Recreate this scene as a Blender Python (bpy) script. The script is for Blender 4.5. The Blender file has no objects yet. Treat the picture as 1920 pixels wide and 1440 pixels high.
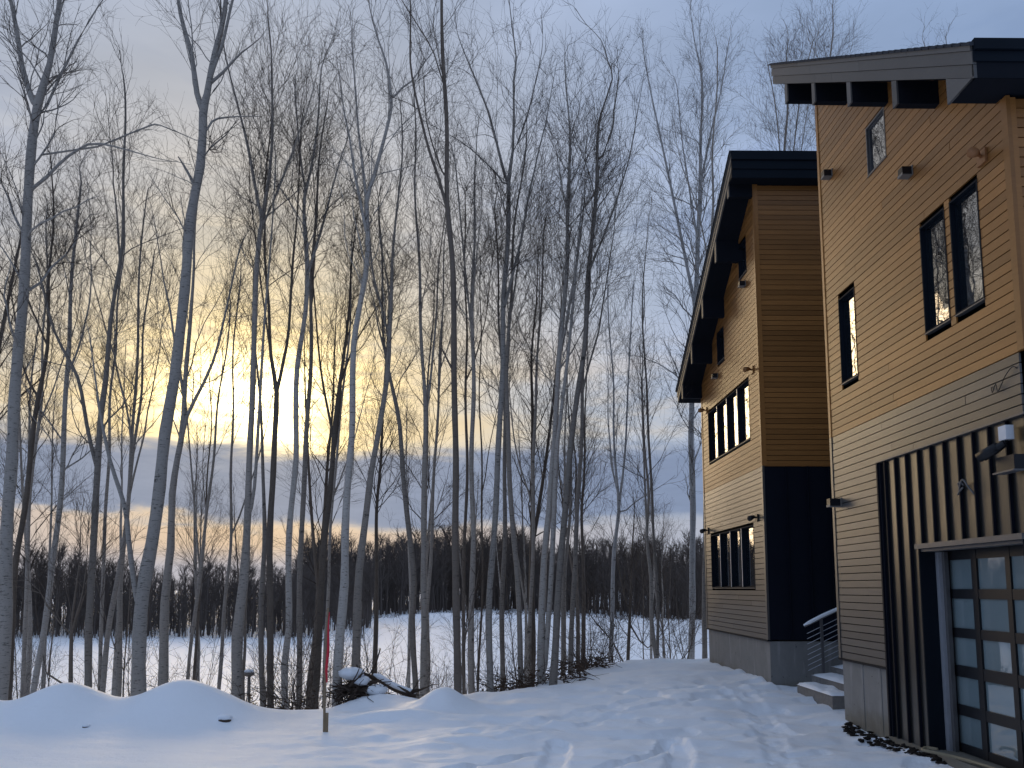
import bpy, bmesh, math, random
import numpy as np

# ------------------------------------------------------------------ camera, sky, sun, exposure
scene = bpy.context.scene
COL = scene.collection
EYE = 2.0
PITCH = math.atan(0.11)
PSI = math.atan(0.01 * math.cos(PITCH))          # the camera looks a touch to the right of +Y
FOC = 1500.0 / 1920.0                            # focal length in picture widths

cam_data = bpy.data.cameras.new('camera')
cam = bpy.data.objects.new('camera', cam_data)
COL.objects.link(cam)
cam.location = (0, 0, EYE)
cam.rotation_euler = (math.pi / 2 + PITCH, 0, -PSI)
cam_data.sensor_width = 36.0
cam_data.lens = 36.0 * FOC
cam_data.shift_y = 218.0 / 1920.0
cam_data.clip_start = 0.1
cam_data.clip_end = 3000.0
scene.camera = cam

SUN_DIR = np.array([-0.2905, 0.9318, 0.2178])    # towards the sun, low behind the grove
SUN_EL = math.asin(SUN_DIR[2])
SUN_AZ = math.atan2(SUN_DIR[0], SUN_DIR[1])

sun_data = bpy.data.lights.new('sun', 'SUN')
sun_data.energy = 0.75
sun_data.angle = math.radians(26)
sun_data.color = (1.0, 0.74, 0.45)
sun = bpy.data.objects.new('sun', sun_data)
COL.objects.link(sun)
from mathutils import Vector
sun.rotation_euler = Vector(tuple(SUN_DIR)).to_track_quat('Z', 'Y').to_euler()

scene.view_settings.view_transform = 'Standard'
scene.view_settings.look = 'None'
scene.view_settings.exposure = 0.0
scene.view_settings.gamma = 1.0
scene.view_settings.use_curve_mapping = False
scene.cycles.max_bounces = 8
scene.cycles.diffuse_bounces = 3
scene.cycles.glossy_bounces = 3
scene.cycles.transparent_max_bounces = 4
scene.cycles.use_denoising = True


class NT:
    """small helper to write node trees as expressions"""
    def __init__(self, tree):
        self.t = tree
        self.n = tree.nodes
        self.l = tree.links

    def node(self, typ, **kw):
        nd = self.n.new(typ)
        for k, v in kw.items():
            setattr(nd, k, v)
        return nd

    def put(self, sock, v):
        if v is None:
            return
        if isinstance(v, bpy.types.NodeSocket):
            self.l.new(v, sock)
        elif isinstance(v, (tuple, list)) and sock.type == 'RGBA' and len(v) == 3:
            sock.default_value = (*v, 1.0)
        else:
            sock.default_value = v

    def math(self, op, a, b=None, c=None, clamp=False):
        nd = self.node('ShaderNodeMath', operation=op, use_clamp=clamp)
        for i, v in enumerate((a, b, c)):
            self.put(nd.inputs[i], v)
        return nd.outputs[0]

    def vmath(self, op, a, b=None, scale=None):
        nd = self.node('ShaderNodeVectorMath', operation=op)
        self.put(nd.inputs[0], a)
        if b is not None:
            self.put(nd.inputs[1], b)
        if scale is not None:
            self.put(nd.inputs['Scale'], scale)
        return nd.outputs['Value'] if op in ('DOT_PRODUCT', 'LENGTH') else nd.outputs[0]

    def mix(self, f, a, b, blend='MIX'):
        nd = self.node('ShaderNodeMix', data_type='RGBA', blend_type=blend)
        self.put(nd.inputs[0], f)
        self.put(nd.inputs[6], a)
        self.put(nd.inputs[7], b)
        return nd.outputs[2]

    def step(self, v, lo, hi):
        nd = self.node('ShaderNodeMapRange', interpolation_type='SMOOTHSTEP')
        self.put(nd.inputs[0], v)
        self.put(nd.inputs[1], lo)
        self.put(nd.inputs[2], hi)
        return nd.outputs[0]

    def noise(self, vec, scale, detail=4.0, rough=0.55, distortion=0.0):
        nd = self.node('ShaderNodeTexNoise')
        self.put(nd.inputs['Vector'], vec)
        nd.inputs['Scale'].default_value = scale
        nd.inputs['Detail'].default_value = detail
        nd.inputs['Roughness'].default_value = rough
        nd.inputs['Distortion'].default_value = distortion
        return nd.outputs['Fac']

    def ramp(self, f, stops):
        nd = self.node('ShaderNodeValToRGB')
        cr = nd.color_ramp
        while len(cr.elements) < len(stops):
            cr.elements.new(0.5)
        for e, (p, c) in zip(cr.elements, stops):
            e.position = p
            e.color = (*c, 1.0)
        self.put(nd.inputs[0], f)
        return nd.outputs[0]


world = bpy.data.worlds.new('World')
scene.world = world
world.use_nodes = True
W = NT(world.node_tree)
W.n.clear()
tc = W.node('ShaderNodeTexCoord')
dvec = W.vmath('NORMALIZE', tc.outputs['Generated'])
sx = W.node('ShaderNodeSeparateXYZ')
W.put(sx.inputs[0], dvec)
el = sx.outputs[2]                               # sine of the elevation
sky = W.node('ShaderNodeTexSky', sky_type='NISHITA')
sky.sun_disc = False
sky.sun_elevation = SUN_EL
sky.sun_rotation = SUN_AZ
sky.altitude = 200
sky.air_density = 1.2
sky.dust_density = 1.0
sky.ozone_density = 2.0
nish = W.vmath('SCALE', sky.outputs[0], scale=0.065)
s_dot = W.math('MAXIMUM', W.vmath('DOT_PRODUCT', dvec, tuple(SUN_DIR)), 0.0)
g_wide = W.math('POWER', s_dot, 5.0)
g_mid = W.math('POWER', s_dot, 32.0)
flat_d = W.vmath('NORMALIZE', W.vmath('MULTIPLY', dvec, (1.0, 1.0, 1.7)))
FS = SUN_DIR * np.array([1.0, 1.0, 1.7])
FS = FS / np.linalg.norm(FS)
f_dot = W.math('MAXIMUM', W.vmath('DOT_PRODUCT', flat_d, tuple(FS)), 0.0)
g_near = W.math('POWER', f_dot, 120.0)
g_core = W.math('POWER', f_dot, 420.0)
stretch = W.vmath('MULTIPLY', dvec, (1.0, 1.0, 4.5))
stretch2 = W.vmath('MULTIPLY', dvec, (1.0, 1.0, 2.6))
n_soft = W.noise(stretch2, 2.3, 5, 0.5, 0.4)
n_band = W.noise(stretch, 5.5, 6, 0.55, 0.5)
n_fine = W.noise(stretch, 17.0, 5, 0.6, 0.3)
# a thin veil of high cloud
veil = W.mix(W.math('POWER', s_dot, 7.0), (0.345, 0.475, 0.745), (0.62, 0.62, 0.64))
veil = W.mix(W.math('MULTIPLY', g_mid, 0.9), veil, (0.98, 0.76, 0.40))
veil = W.vmath('SCALE', veil, scale=W.math('ADD', 0.76, W.math('MULTIPLY', n_soft, 0.48)))
cover = W.math('ADD', 0.72, W.math('MULTIPLY', W.step(n_soft, 0.35, 0.7), 0.22))
base = W.mix(cover, nish, veil)
# streaks of greyer cloud drawn out along the horizon
streak = W.math('MULTIPLY', W.step(n_band, 0.50, 0.64), W.step(el, 0.62, 0.40))
base = W.mix(W.math('MULTIPLY', streak, 0.42), base, W.vmath('MULTIPLY', base, (0.66, 0.72, 0.84)))
# cream band of thinner cloud above the bank
bandm = W.math('MULTIPLY', W.step(el, 0.125, 0.185), W.step(el, 0.37, 0.20))
bandm = W.math('MULTIPLY', bandm, W.step(n_band, 0.36, 0.62))
base = W.mix(W.math('MULTIPLY', bandm, W.math('MULTIPLY', W.math('POWER', s_dot, 8.0), 0.85)), base, (0.95, 0.74, 0.44))
# glow of the sun through the cloud
patch = W.math('ADD', 0.30, W.math('MULTIPLY', W.step(n_fine, 0.36, 0.62), 1.1))
glow = W.vmath('SCALE', (1.15, 0.80, 0.20), scale=W.math('MULTIPLY', g_near, W.math('MULTIPLY', patch, 0.95)))
base = W.vmath('ADD', base, glow)
core = W.vmath('SCALE', (5.0, 4.2, 2.4), scale=W.math('MULTIPLY', g_core, patch))
base = W.vmath('ADD', base, core)
# blue-grey bank low down
wob = W.math('MULTIPLY', W.math('SUBTRACT', n_band, 0.5), 0.085)
elw = W.math('ADD', el, wob)
bank = W.math('MULTIPLY', W.step(elw, 0.182, 0.150), W.step(elw, 0.060, 0.088))
bankc = W.mix(g_mid, (0.225, 0.285, 0.425), (0.29, 0.33, 0.43))
bankc = W.vmath('SCALE', bankc, scale=W.math('ADD', 0.86, W.math('MULTIPLY', n_fine, 0.3)))
base = W.mix(W.math('MULTIPLY', bank, 0.94), base, bankc)
# cream strip under the bank
low = W.step(elw, 0.084, 0.066)
lowc = W.mix(W.math('POWER', s_dot, 22.0), (0.42, 0.46, 0.56), (0.98, 0.68, 0.38))
lowc = W.mix(W.step(el, 0.055, 0.02), lowc, (0.52, 0.50, 0.54))
base = W.mix(low, base, lowc)
# brighter broken cloud higher up
thr = W.math('SUBTRACT', 0.74, W.math('MULTIPLY', W.step(el, 0.50, 0.95), 0.42))
brk = W.math('MULTIPLY', W.step(W.math('SUBTRACT', n_soft, thr), -0.02, 0.12), W.step(el, 0.46, 0.64))
base = W.mix(W.math('MULTIPLY', brk, 0.30), base, (0.88, 0.98, 1.14))
bg = W.node('ShaderNodeBackground')
W.put(bg.inputs[0], base)
bg.inputs[1].default_value = 1.0
wo = W.node('ShaderNodeOutputWorld')
W.l.new(bg.outputs[0], wo.inputs[0])

# ------------------------------------------------------------------ materials
MATS = {}


def material(name, build):
    m = bpy.data.materials.new(name)
    m.use_nodes = True
    t = NT(m.node_tree)
    bs = t.n['Principled BSDF']
    build(t, bs)
    MATS[name] = m
    return m


def pos(t):
    return t.node('ShaderNodeNewGeometry').outputs['Position']


def objc(t):
    return t.node('ShaderNodeTexCoord').outputs['Object']


def rnd(t):
    return t.node('ShaderNodeObjectInfo').outputs['Random']


def bump(t, bs, h, strength, dist=0.02):
    b = t.node('ShaderNodeBump')
    b.inputs['Strength'].default_value = strength
    b.inputs['Distance'].default_value = dist
    t.put(b.inputs['Height'], h)
    t.l.new(b.outputs[0], bs.inputs['Normal'])


def simple(name, col, rough=0.6, metal=0.0, vary=0.12, scale=6.0, bumpv=0.0, spec=0.3):
    def f(t, bs):
        n = t.noise(pos(t), scale, 5, 0.6)
        k = t.math('ADD', 1.0 - vary, t.math('MULTIPLY', n, 2 * vary))
        c = t.vmath('SCALE', col, scale=k)
        t.put(bs.inputs['Base Color'], c)
        bs.inputs['Roughness'].default_value = rough
        bs.inputs['Metallic'].default_value = metal
        bs.inputs['Specular IOR Level'].default_value = spec
        if bumpv:
            bump(t, bs, n, bumpv)
    return material(name, f)


def snow_mat(t, bs):
    p = pos(t)
    big = t.noise(p, 0.35, 3, 0.5)
    t.put(bs.inputs['Base Color'], t.mix(big, (0.87, 0.90, 0.94), (0.92, 0.935, 0.955)))
    bs.inputs['Roughness'].default_value = 0.5
    bs.inputs['Specular IOR Level'].default_value = 0.5
    st = t.vmath('MULTIPLY', p, (1.0, 1.9, 1.0))
    h = t.math('ADD', t.math('MULTIPLY', t.noise(st, 5.0, 5, 0.6), 0.7), t.math('MULTIPLY', t.noise(p, 42.0, 3, 0.6), 0.14))
    bump(t, bs, h, 0.55, 0.05)


material('snow', snow_mat)


def bark(col_a, col_b, marks, scale=1.0):
    def f(t, bs):
        p = pos(t)
        r = rnd(t)
        flat = t.vmath('MULTIPLY', p, (2.0, 2.0, 9.0))
        n1 = t.noise(p, 2.3 * scale, 4, 0.6)
        n2 = t.noise(flat, 5.0 * scale, 4, 0.65)
        n3 = t.noise(t.vmath('MULTIPLY', p, (3.0, 3.0, 26.0)), 4.0, 3, 0.6)
        c = t.mix(n1, col_a, col_b)
        kn = t.noise(t.vmath('ADD', t.vmath('MULTIPLY', p, (2.2, 2.2, 3.6)), t.vmath('SCALE', (9.0, 4.0, 7.0), scale=r)), 1.6, 5, 0.7)
        c = t.mix(t.math('MULTIPLY', t.step(kn, 0.62, 0.70), marks), c, (0.025, 0.021, 0.018))
        c = t.mix(t.math('MULTIPLY', t.step(n2, 0.56, 0.68), marks), c, (0.035, 0.03, 0.026))
        c = t.mix(t.math('MULTIPLY', t.step(n3, 0.60, 0.66), marks * 0.55), c, (0.03, 0.026, 0.023))
        c = t.vmath('SCALE', c, scale=t.math('ADD', 0.70, t.math('MULTIPLY', r, 0.52)))
        t.put(bs.inputs['Base Color'], c)
        bs.inputs['Roughness'].default_value = 0.85
        bs.inputs['Specular IOR Level'].default_value = 0.15
        bump(t, bs, t.math('ADD', n2, t.math('MULTIPLY', n3, 0.5)), 0.5, 0.015)
    return f


material('bark_pale', bark((0.33, 0.295, 0.26), (0.45, 0.41, 0.365), 0.85))
material('bark_white', bark((0.42, 0.40, 0.38), (0.56, 0.54, 0.515), 0.9))
material('bark_grey', bark((0.255, 0.22, 0.187), (0.37, 0.325, 0.28), 0.8))
material('bark_dark', bark((0.12, 0.095, 0.076), (0.20, 0.162, 0.13), 0.5))
simple('twig', (0.060, 0.043, 0.032), 0.85, vary=0.25, scale=1.2)
simple('twig_pale', (0.10, 0.085, 0.078), 0.85, vary=0.3, scale=1.0)
simple('far_twig', (0.105, 0.083, 0.070), 0.9, vary=0.3, scale=0.08)
simple('dead_leaf', (0.085, 0.050, 0.030), 0.9, vary=0.4, scale=9)


def wood_board(ca, cb, rough=0.55, spec=0.35, coat=0.0):
    def f(t, bs):
        p = pos(t)
        r = rnd(t)
        off = t.node('ShaderNodeCombineXYZ')
        t.put(off.inputs[0], t.math('MULTIPLY', r, 31.0))
        t.put(off.inputs[1], t.math('MULTIPLY', r, 17.0))
        q = t.vmath('ADD', t.vmath('MULTIPLY', p, (1.0, 1.0, 14.0)), off.outputs[0])
        g = t.noise(q, 3.2, 6, 0.65, 0.6)
        k = t.noise(t.vmath('ADD', p, off.outputs[0]), 1.4, 3, 0.5)
        c = t.mix(g, ca, cb)
        c = t.vmath('SCALE', c, scale=t.math('ADD', 0.64, t.math('ADD', t.math('MULTIPLY', r, 0.46), t.math('MULTIPLY', k, 0.26))))
        t.put(bs.inputs['Base Color'], c)
        bs.inputs['Roughness'].default_value = rough
        bs.inputs['Specular IOR Level'].default_value = spec
        bs.inputs['Coat Weight'].default_value = coat
        bs.inputs['Coat IOR'].default_value = 1.9
        bs.inputs['Coat Roughness'].default_value = 0.30
        bump(t, bs, g, 0.12, 0.006)
    return f


material('cedar', wood_board((0.245, 0.101, 0.025), (0.375, 0.166, 0.048), rough=0.42, spec=0.36))
material('grey_siding', wood_board((0.056, 0.052, 0.049), (0.078, 0.072, 0.066), rough=0.37, spec=0.6, coat=0.0))
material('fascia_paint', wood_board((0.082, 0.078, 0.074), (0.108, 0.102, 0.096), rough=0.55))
simple('wall_core', (0.010, 0.007, 0.005), 0.9)
simple('navy_trim_shaded', (0.006, 0.010, 0.016), 0.7, vary=0.2, scale=3, spec=0.12)  # dark navy stain, with the shade of camera-facing faces mixed into it
simple('navy_metal', (0.005, 0.007, 0.014), 0.6, vary=0.2, scale=2, spec=0.15)
simple('beam_black_shaded', (0.010, 0.012, 0.017), 0.8, spec=0.1)  # dark stain pushed to near black by the shade on beam sides
simple('black_paint', (0.012, 0.012, 0.014), 0.4)
simple('lamp_grey', (0.20, 0.18, 0.16), 0.5)
simple('brass', (0.30, 0.13, 0.05), 0.5, vary=0.2, scale=30)
simple('aluminium', (0.40, 0.41, 0.44), 0.36, 0.35, vary=0.15, scale=12)
simple('steel', (0.13, 0.125, 0.125), 0.45, 0.4, vary=0.2, scale=8)
simple('white_plastic', (0.62, 0.63, 0.65), 0.5)
simple('stake_wood', (0.26, 0.19, 0.12), 0.8, vary=0.3, scale=22)
simple('red_ribbon', (0.62, 0.035, 0.055), 0.6, vary=0.2, scale=30)
simple('hose_rubber', (0.24, 0.20, 0.13), 0.6)
simple('mulch', (0.020, 0.015, 0.012), 0.95, vary=0.5, scale=20)
simple('stone_step', (0.20, 0.185, 0.17), 0.8, vary=0.35, scale=14, bumpv=0.5)
simple('shingle', (0.032, 0.036, 0.045), 0.85, vary=0.3, scale=12)
simple('log_bark', (0.075, 0.052, 0.038), 0.9, vary=0.45, scale=14, bumpv=0.8)
simple('cut_wood', (0.33, 0.22, 0.12), 0.8, vary=0.3, scale=20)


def metal_panel(t, bs):
    p = pos(t)
    n = t.noise(t.vmath('MULTIPLY', p, (1.0, 3.5, 0.8)), 1.3, 3, 0.5)
    t.put(bs.inputs['Base Color'], t.mix(n, (0.080, 0.078, 0.074), (0.112, 0.108, 0.101)))
    bs.inputs['Metallic'].default_value = 0.9
    bs.inputs['Roughness'].default_value = 0.30
    bump(t, bs, n, 0.10, 0.05)


material('metal_panel', metal_panel)


def concrete(t, bs):
    p = pos(t)
    n = t.noise(p, 2.2, 6, 0.65)
    v = t.noise(t.vmath('MULTIPLY', p, (3.0, 3.0, 0.35)), 2.6, 5, 0.6)
    sp = t.noise(p, 16.0, 2, 0.5)
    c = t.mix(n, (0.155, 0.150, 0.142), (0.27, 0.262, 0.248))
    c = t.mix(t.math('MULTIPLY', t.step(v, 0.52, 0.70), 0.5), c, (0.36, 0.35, 0.335))
    c = t.mix(t.math('MULTIPLY', t.step(sp, 0.70, 0.76), 0.7), c, (0.04, 0.04, 0.04))
    zz = t.node('ShaderNodeSeparateXYZ')
    t.put(zz.inputs[0], p)
    moss = t.math('MULTIPLY', t.step(t.math('ADD', zz.outputs[2], t.math('MULTIPLY', n, 0.5)), 0.62, 0.35), 0.5)
    c = t.mix(moss, c, (0.115, 0.092, 0.045))
    t.put(bs.inputs['Base Color'], c)
    bs.inputs['Roughness'].default_value = 0.85
    bump(t, bs, t.math('ADD', n, v), 0.25, 0.02)


material('concrete', concrete)


def glass(t, bs):
    p = pos(t)
    n = t.noise(p, 2.2, 2, 0.5)
    bs.inputs['Base Color'].default_value = (0.008, 0.011, 0.014, 1)
    bs.inputs['Roughness'].default_value = 0.015
    bs.inputs['IOR'].default_value = 6.0
    bump(t, bs, n, 0.035, 0.03)


material('window_glass', glass)


def frosted(t, bs):
    p = pos(t)
    n = t.noise(p, 1.7, 2, 0.5)
    t.put(bs.inputs['Base Color'], t.mix(n, (0.17, 0.225, 0.24), (0.23, 0.285, 0.295)))
    bs.inputs['Roughness'].default_value = 0.02
    bs.inputs['IOR'].default_value = 2.3
    bump(t, bs, n, 0.06, 0.03)


material('door_glass', frosted)

# ------------------------------------------------------------------ geometry helpers


def at(x, y, Y):
    """world point seen at photo pixel (x, y) on the upright plane at distance Y"""
    right = np.array([math.cos(PSI), -math.sin(PSI), 0.0])
    f0 = np.array([math.sin(PSI), math.cos(PSI), 0.0])
    fw = f0 * math.cos(PITCH) + np.array([0, 0, math.sin(PITCH)])
    up = -f0 * math.sin(PITCH) + np.array([0, 0, math.cos(PITCH)])
    d = right * ((x - 960.0) / 1500.0) + up * ((938.0 - y) / 1500.0) + fw
    return d * (Y / d[1]) + np.array([0, 0, EYE])


def link(o, parent=None):
    COL.objects.link(o)
    if parent is not None:
        o.parent = parent
    return o


def tag(o, label=None, cat=None, group=None, kind=None):
    if label:
        o['label'] = label
    if cat:
        o['category'] = cat
    if group:
        o['group'] = group
    if kind:
        o['kind'] = kind
    return o


def empty(name, loc, label, cat, group=None):
    o = bpy.data.objects.new(name, None)
    o.location = loc
    o.empty_display_size = 0.2
    COL.objects.link(o)
    return tag(o, label, cat, group)


def mesh_np(name, V, F, mat, smooth=False):
    """V (n,3), F (m,k) with k 3 or 4"""
    me = bpy.data.meshes.new(name)
    V = np.asarray(V, dtype=np.float32)
    F = np.asarray(F, dtype=np.int32)
    k = F.shape[1]
    me.vertices.add(len(V))
    me.vertices.foreach_set('co', V.ravel())
    me.loops.add(F.size)
    me.loops.foreach_set('vertex_index', F.ravel())
    me.polygons.add(len(F))
    me.polygons.foreach_set('loop_start', np.arange(0, F.size, k, dtype=np.int32))
    me.polygons.foreach_set('use_smooth', np.full(len(F), smooth, dtype=bool))
    me.update(calc_edges=True)
    me.materials.append(MATS[mat])
    return me


def local(V, parent):
    """world vertices to the parent's frame (parents only ever carry a translation when this is used)"""
    if parent is None:
        return V
    loc = np.zeros(3)
    o = parent
    while o is not None:
        loc = loc + np.array(o.location)
        o = o.parent
    return np.asarray(V, dtype=float) - loc


def obj(name, V, F, mat, parent=None, smooth=False):
    o = bpy.data.objects.new(name, mesh_np(name, local(np.asarray(V, dtype=float), parent), F, mat, smooth))
    return link(o, parent)


def pyobj(name, V, F, mat, parent=None, smooth=False):
    me = bpy.data.meshes.new(name)
    me.from_pydata([tuple(v) for v in local(np.asarray(V, dtype=float), parent)], [], F)
    me.materials.append(MATS[mat])
    if smooth:
        me.polygons.foreach_set('use_smooth', [True] * len(me.polygons))
    me.update()
    return link(bpy.data.objects.new(name, me), parent)


BOXF = [(0, 3, 2, 1), (4, 5, 6, 7), (0, 1, 5, 4), (1, 2, 6, 5), (2, 3, 7, 6), (3, 0, 4, 7)]


def boxv(x0, x1, y0, y1, z0, z1):
    return [(x0, y0, z0), (x1, y0, z0), (x1, y1, z0), (x0, y1, z0), (x0, y0, z1), (x1, y0, z1), (x1, y1, z1), (x0, y1, z1)]


class MB:
    """collects boxes, prisms and tubes for ONE mesh"""
    def __init__(self):
        self.v, self.f = [], []

    def box(self, *a):
        n = len(self.v)
        self.v += boxv(*a)
        self.f += [tuple(i + n for i in q) for q in BOXF]
        return self

    def prism_x(self, poly, x0, x1):
        """poly: (y, z) outline, extruded along x"""
        n = len(self.v)
        k = len(poly)
        self.v += [(x0, y, z) for y, z in poly] + [(x1, y, z) for y, z in poly]
        self.f += [tuple(n + i for i in range(k)), tuple(n + k + i for i in reversed(range(k)))]
        self.f += [(n + i, n + k + i, n + k + (i + 1) % k, n + (i + 1) % k) for i in range(k)]
        return self

    def tube(self, pts, rad, sides=6, cap=True):
        V, F = tube(np.array(pts, dtype=float), np.broadcast_to(np.array(rad, dtype=float), (len(pts),)), sides)
        n = len(self.v)
        self.v += [tuple(v) for v in V]
        self.f += [tuple(int(i) + n for i in q) for q in F]
        if cap:
            self.f.append(tuple(n + i for i in reversed(range(sides))))
            self.f.append(tuple(n + len(V) - sides + i for i in range(sides)))
        return self

    def build(self, name, mat, parent=None, smooth=False):
        o = pyobj(name, self.v, self.f, mat, parent, smooth)
        bm = bmesh.new()
        bm.from_mesh(o.data)
        bmesh.ops.recalc_face_normals(bm, faces=bm.faces)
        bm.to_mesh(o.data)
        bm.free()
        return o


UNIT = {}


def box_obj(name, mat, parent, x0, x1, y0, y1, z0, z1):
    """one straight piece: a shared unit box, scaled"""
    if mat not in UNIT:
        V = np.array(boxv(-0.5, 0.5, -0.5, 0.5, -0.5, 0.5))
        UNIT[mat] = mesh_np('box_' + mat, V, np.array(BOXF), mat)
    o = bpy.data.objects.new(name, UNIT[mat])
    c = local(np.array([(x0 + x1) / 2, (y0 + y1) / 2, (z0 + z1) / 2]), parent)
    o.location = tuple(c)
    o.scale = (abs(x1 - x0), abs(y1 - y0), abs(z1 - z0))
    return link(o, parent)


def norm(a):
    return a / np.maximum(np.linalg.norm(a, axis=-1, keepdims=True), 1e-9)


def perp(d):
    ref = np.where(np.abs(d[..., 2:3]) < 0.9, np.array([0, 0, 1.0]), np.array([1.0, 0, 0]))
    a = norm(np.cross(d, ref))
    return a, np.cross(d, a)


def tube(P, R, sides=8):
    P = np.asarray(P, dtype=float)
    d = np.gradient(P, axis=0)
    a, b = perp(norm(d))
    ang = np.arange(sides) * 2 * math.pi / sides
    V = P[:, None, :] + (a[:, None, :] * np.cos(ang)[None, :, None] + b[:, None, :] * np.sin(ang)[None, :, None]) * np.asarray(R)[:, None, None]
    V = V.reshape(-1, 3)
    i = np.arange(len(P) - 1)[:, None] * sides
    j = np.arange(sides)[None, :]
    k = (j + 1) % sides
    F = np.stack([i + j, i + k, i + sides + k, i + sides + j], axis=-1).reshape(-1, 4)
    return V, F


def chains(P, R, sides=3):
    """many polylines at once: P (n,k,3), R (n,k)"""
    n, k, _ = P.shape
    d = norm(np.gradient(P, axis=1))
    a, b = perp(d)
    ang = np.arange(sides) * 2 * math.pi / sides
    V = P[:, :, None, :] + (a[:, :, None, :] * np.cos(ang)[:, None] + b[:, :, None, :] * np.sin(ang)[:, None]) * R[:, :, None, None]
    V = V.reshape(-1, 3)
    base = (np.arange(n)[:, None, None] * k + np.arange(k - 1)[None, :, None]) * sides
    j = np.arange(sides)[None, None, :]
    m = (j + 1) % sides
    F = np.stack([base + j, base + m, base + sides + m, base + sides + j], axis=-1).reshape(-1, 4)
    return V, F


class Bag:
    def __init__(self):
        self.V, self.F, self.n = [], [], 0

    def add(self, VF):
        V, F = VF
        self.V.append(V)
        self.F.append(F + self.n)
        self.n += len(V)

    def arrays(self):
        return np.concatenate(self.V), np.concatenate(self.F)


def stems(rng, start, direc, length, r0, k, wig, trop, tip=0.35):
    """grow n polylines of k segments"""
    n = len(start)
    P = np.zeros((n, k + 1, 3))
    P[:, 0] = start
    d = norm(direc)
    for j in range(k):
        d = norm(d + rng.normal(0, wig, (n, 3)) + np.array([0, 0, trop]))
        P[:, j + 1] = P[:, j] + d * (length / k)[:, None]
    t = np.linspace(0, 1, k + 1)
    R = r0[:, None] * (1 - (1 - tip) * t)[None, :]
    return P, R


def sprout(rng, P, R, per, t0, t1, ang0, ang1, up=0.0):
    """children on polylines P; per = number for each; returns start, dir, index, t, radius there"""
    n, k, _ = P.shape
    idx = np.repeat(np.arange(n), per)
    m = len(idx)
    t = rng.uniform(t0, t1, m)
    s = t * (k - 1)
    i = np.minimum(s.astype(int), k - 2)
    fr = (s - i)[:, None]
    a, b = P[idx, i], P[idx, i + 1]
    st = a * (1 - fr) + b * fr
    d = norm(b - a)
    u, v = perp(d)
    phi = rng.uniform(0, 2 * math.pi, m)[:, None]
    an = rng.uniform(ang0, ang1, m)[:, None]
    di = d * np.cos(an) + (u * np.cos(phi) + v * np.sin(phi)) * np.sin(an)
    di[:, 2] += up
    rr = R[idx, i] * (1 - fr[:, 0]) + R[idx, i + 1] * fr[:, 0]
    return st, norm(di), idx, t, rr


def spline(P, step=0.45):
    P = np.asarray(P, dtype=float)
    if len(P) < 3:
        t = np.linspace(0, 1, 6)[:, None]
        return P[0] * (1 - t) + P[-1] * t
    Q = np.vstack([2 * P[0] - P[1], P, 2 * P[-1] - P[-2]])
    out = []
    for i in range(1, len(Q) - 2):
        n = max(2, int(np.linalg.norm(Q[i + 1][:3] - Q[i][:3]) / step))
        for t in np.linspace(0, 1, n, endpoint=False):
            out.append(0.5 * (2 * Q[i] + (Q[i + 1] - Q[i - 1]) * t + (2 * Q[i - 1] - 5 * Q[i] + 4 * Q[i + 1] - Q[i + 2]) * t * t
                              + (3 * Q[i] - Q[i - 1] - 3 * Q[i + 1] + Q[i + 2]) * t ** 3))
    out.append(P[-1])
    return np.array(out)

# ------------------------------------------------------------------ the ground


def sstep(x, a, b):
    t = np.clip((x - a) / (b - a), 0, 1)
    return t * t * (3 - 2 * t)


_rs = np.random.RandomState(5)
_tab = _rs.rand(256, 256)


def vnoise(x, y):
    xi = np.floor(x).astype(int)
    yi = np.floor(y).astype(int)
    fx = x - xi
    fy = y - yi
    fx = fx * fx * (3 - 2 * fx)
    fy = fy * fy * (3 - 2 * fy)
    g = lambda a, b: _tab[a & 255, b & 255]
    return (g(xi, yi) * (1 - fx) + g(xi + 1, yi) * fx) * (1 - fy) + (g(xi, yi + 1) * (1 - fx) + g(xi + 1, yi + 1) * fx) * fy


def seg_dist(X, Y, pts):
    best = np.full(X.shape, 1e9)
    for (x0, y0), (x1, y1) in zip(pts[:-1], pts[1:]):
        dx, dy = x1 - x0, y1 - y0
        t = np.clip(((X - x0) * dx + (Y - y0) * dy) / (dx * dx + dy * dy), 0, 1)
        best = np.minimum(best, np.hypot(X - x0 - t * dx, Y - y0 - t * dy))
    return best


EDGE_X = [-60, -8, -5, -3, -0.8, 0.6, 2.1, 2.9, 4.8, 8, 60]
EDGE_Y = [12.8, 13.0, 13.3, 13.6, 15.3, 16.5, 18.9, 20.0, 20.6, 21.6, 24]
RUTS = [([(-1.2, 8.6), (-0.45, 9.23), (0.1, 9.86), (0.45, 10.3)], 0.085, 0.075),
        ([(0.72, 10.82), (0.63, 9.9), (0.50, 9.1), (0.3, 8.2)], 0.15, 0.07),
        ([(0.7, 8.7), (1.11, 9.22), (1.53, 9.63), (1.92, 10.05), (2.12, 10.75)], 0.085, 0.08),
        ([(2.2, 10.7), (2.2, 10.2), (1.98, 9.3), (1.6, 8.3)], 0.15, 0.075),
        ([(-0.03, 10.99), (0.96, 11.8), (1.71, 12.75), (3.06, 13.57), (4.22, 14.17), (5.3, 14.6)], 0.10, 0.022),
        ([(-0.6, 11.3), (0.6, 12.3), (1.5, 13.3), (3.0, 14.3), (4.4, 15.0)], 0.12, 0.018),
        ([(4.25, 14.3), (4.05, 13.0), (3.65, 11.2), (3.2, 9.4)], 0.16, 0.022)]


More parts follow.
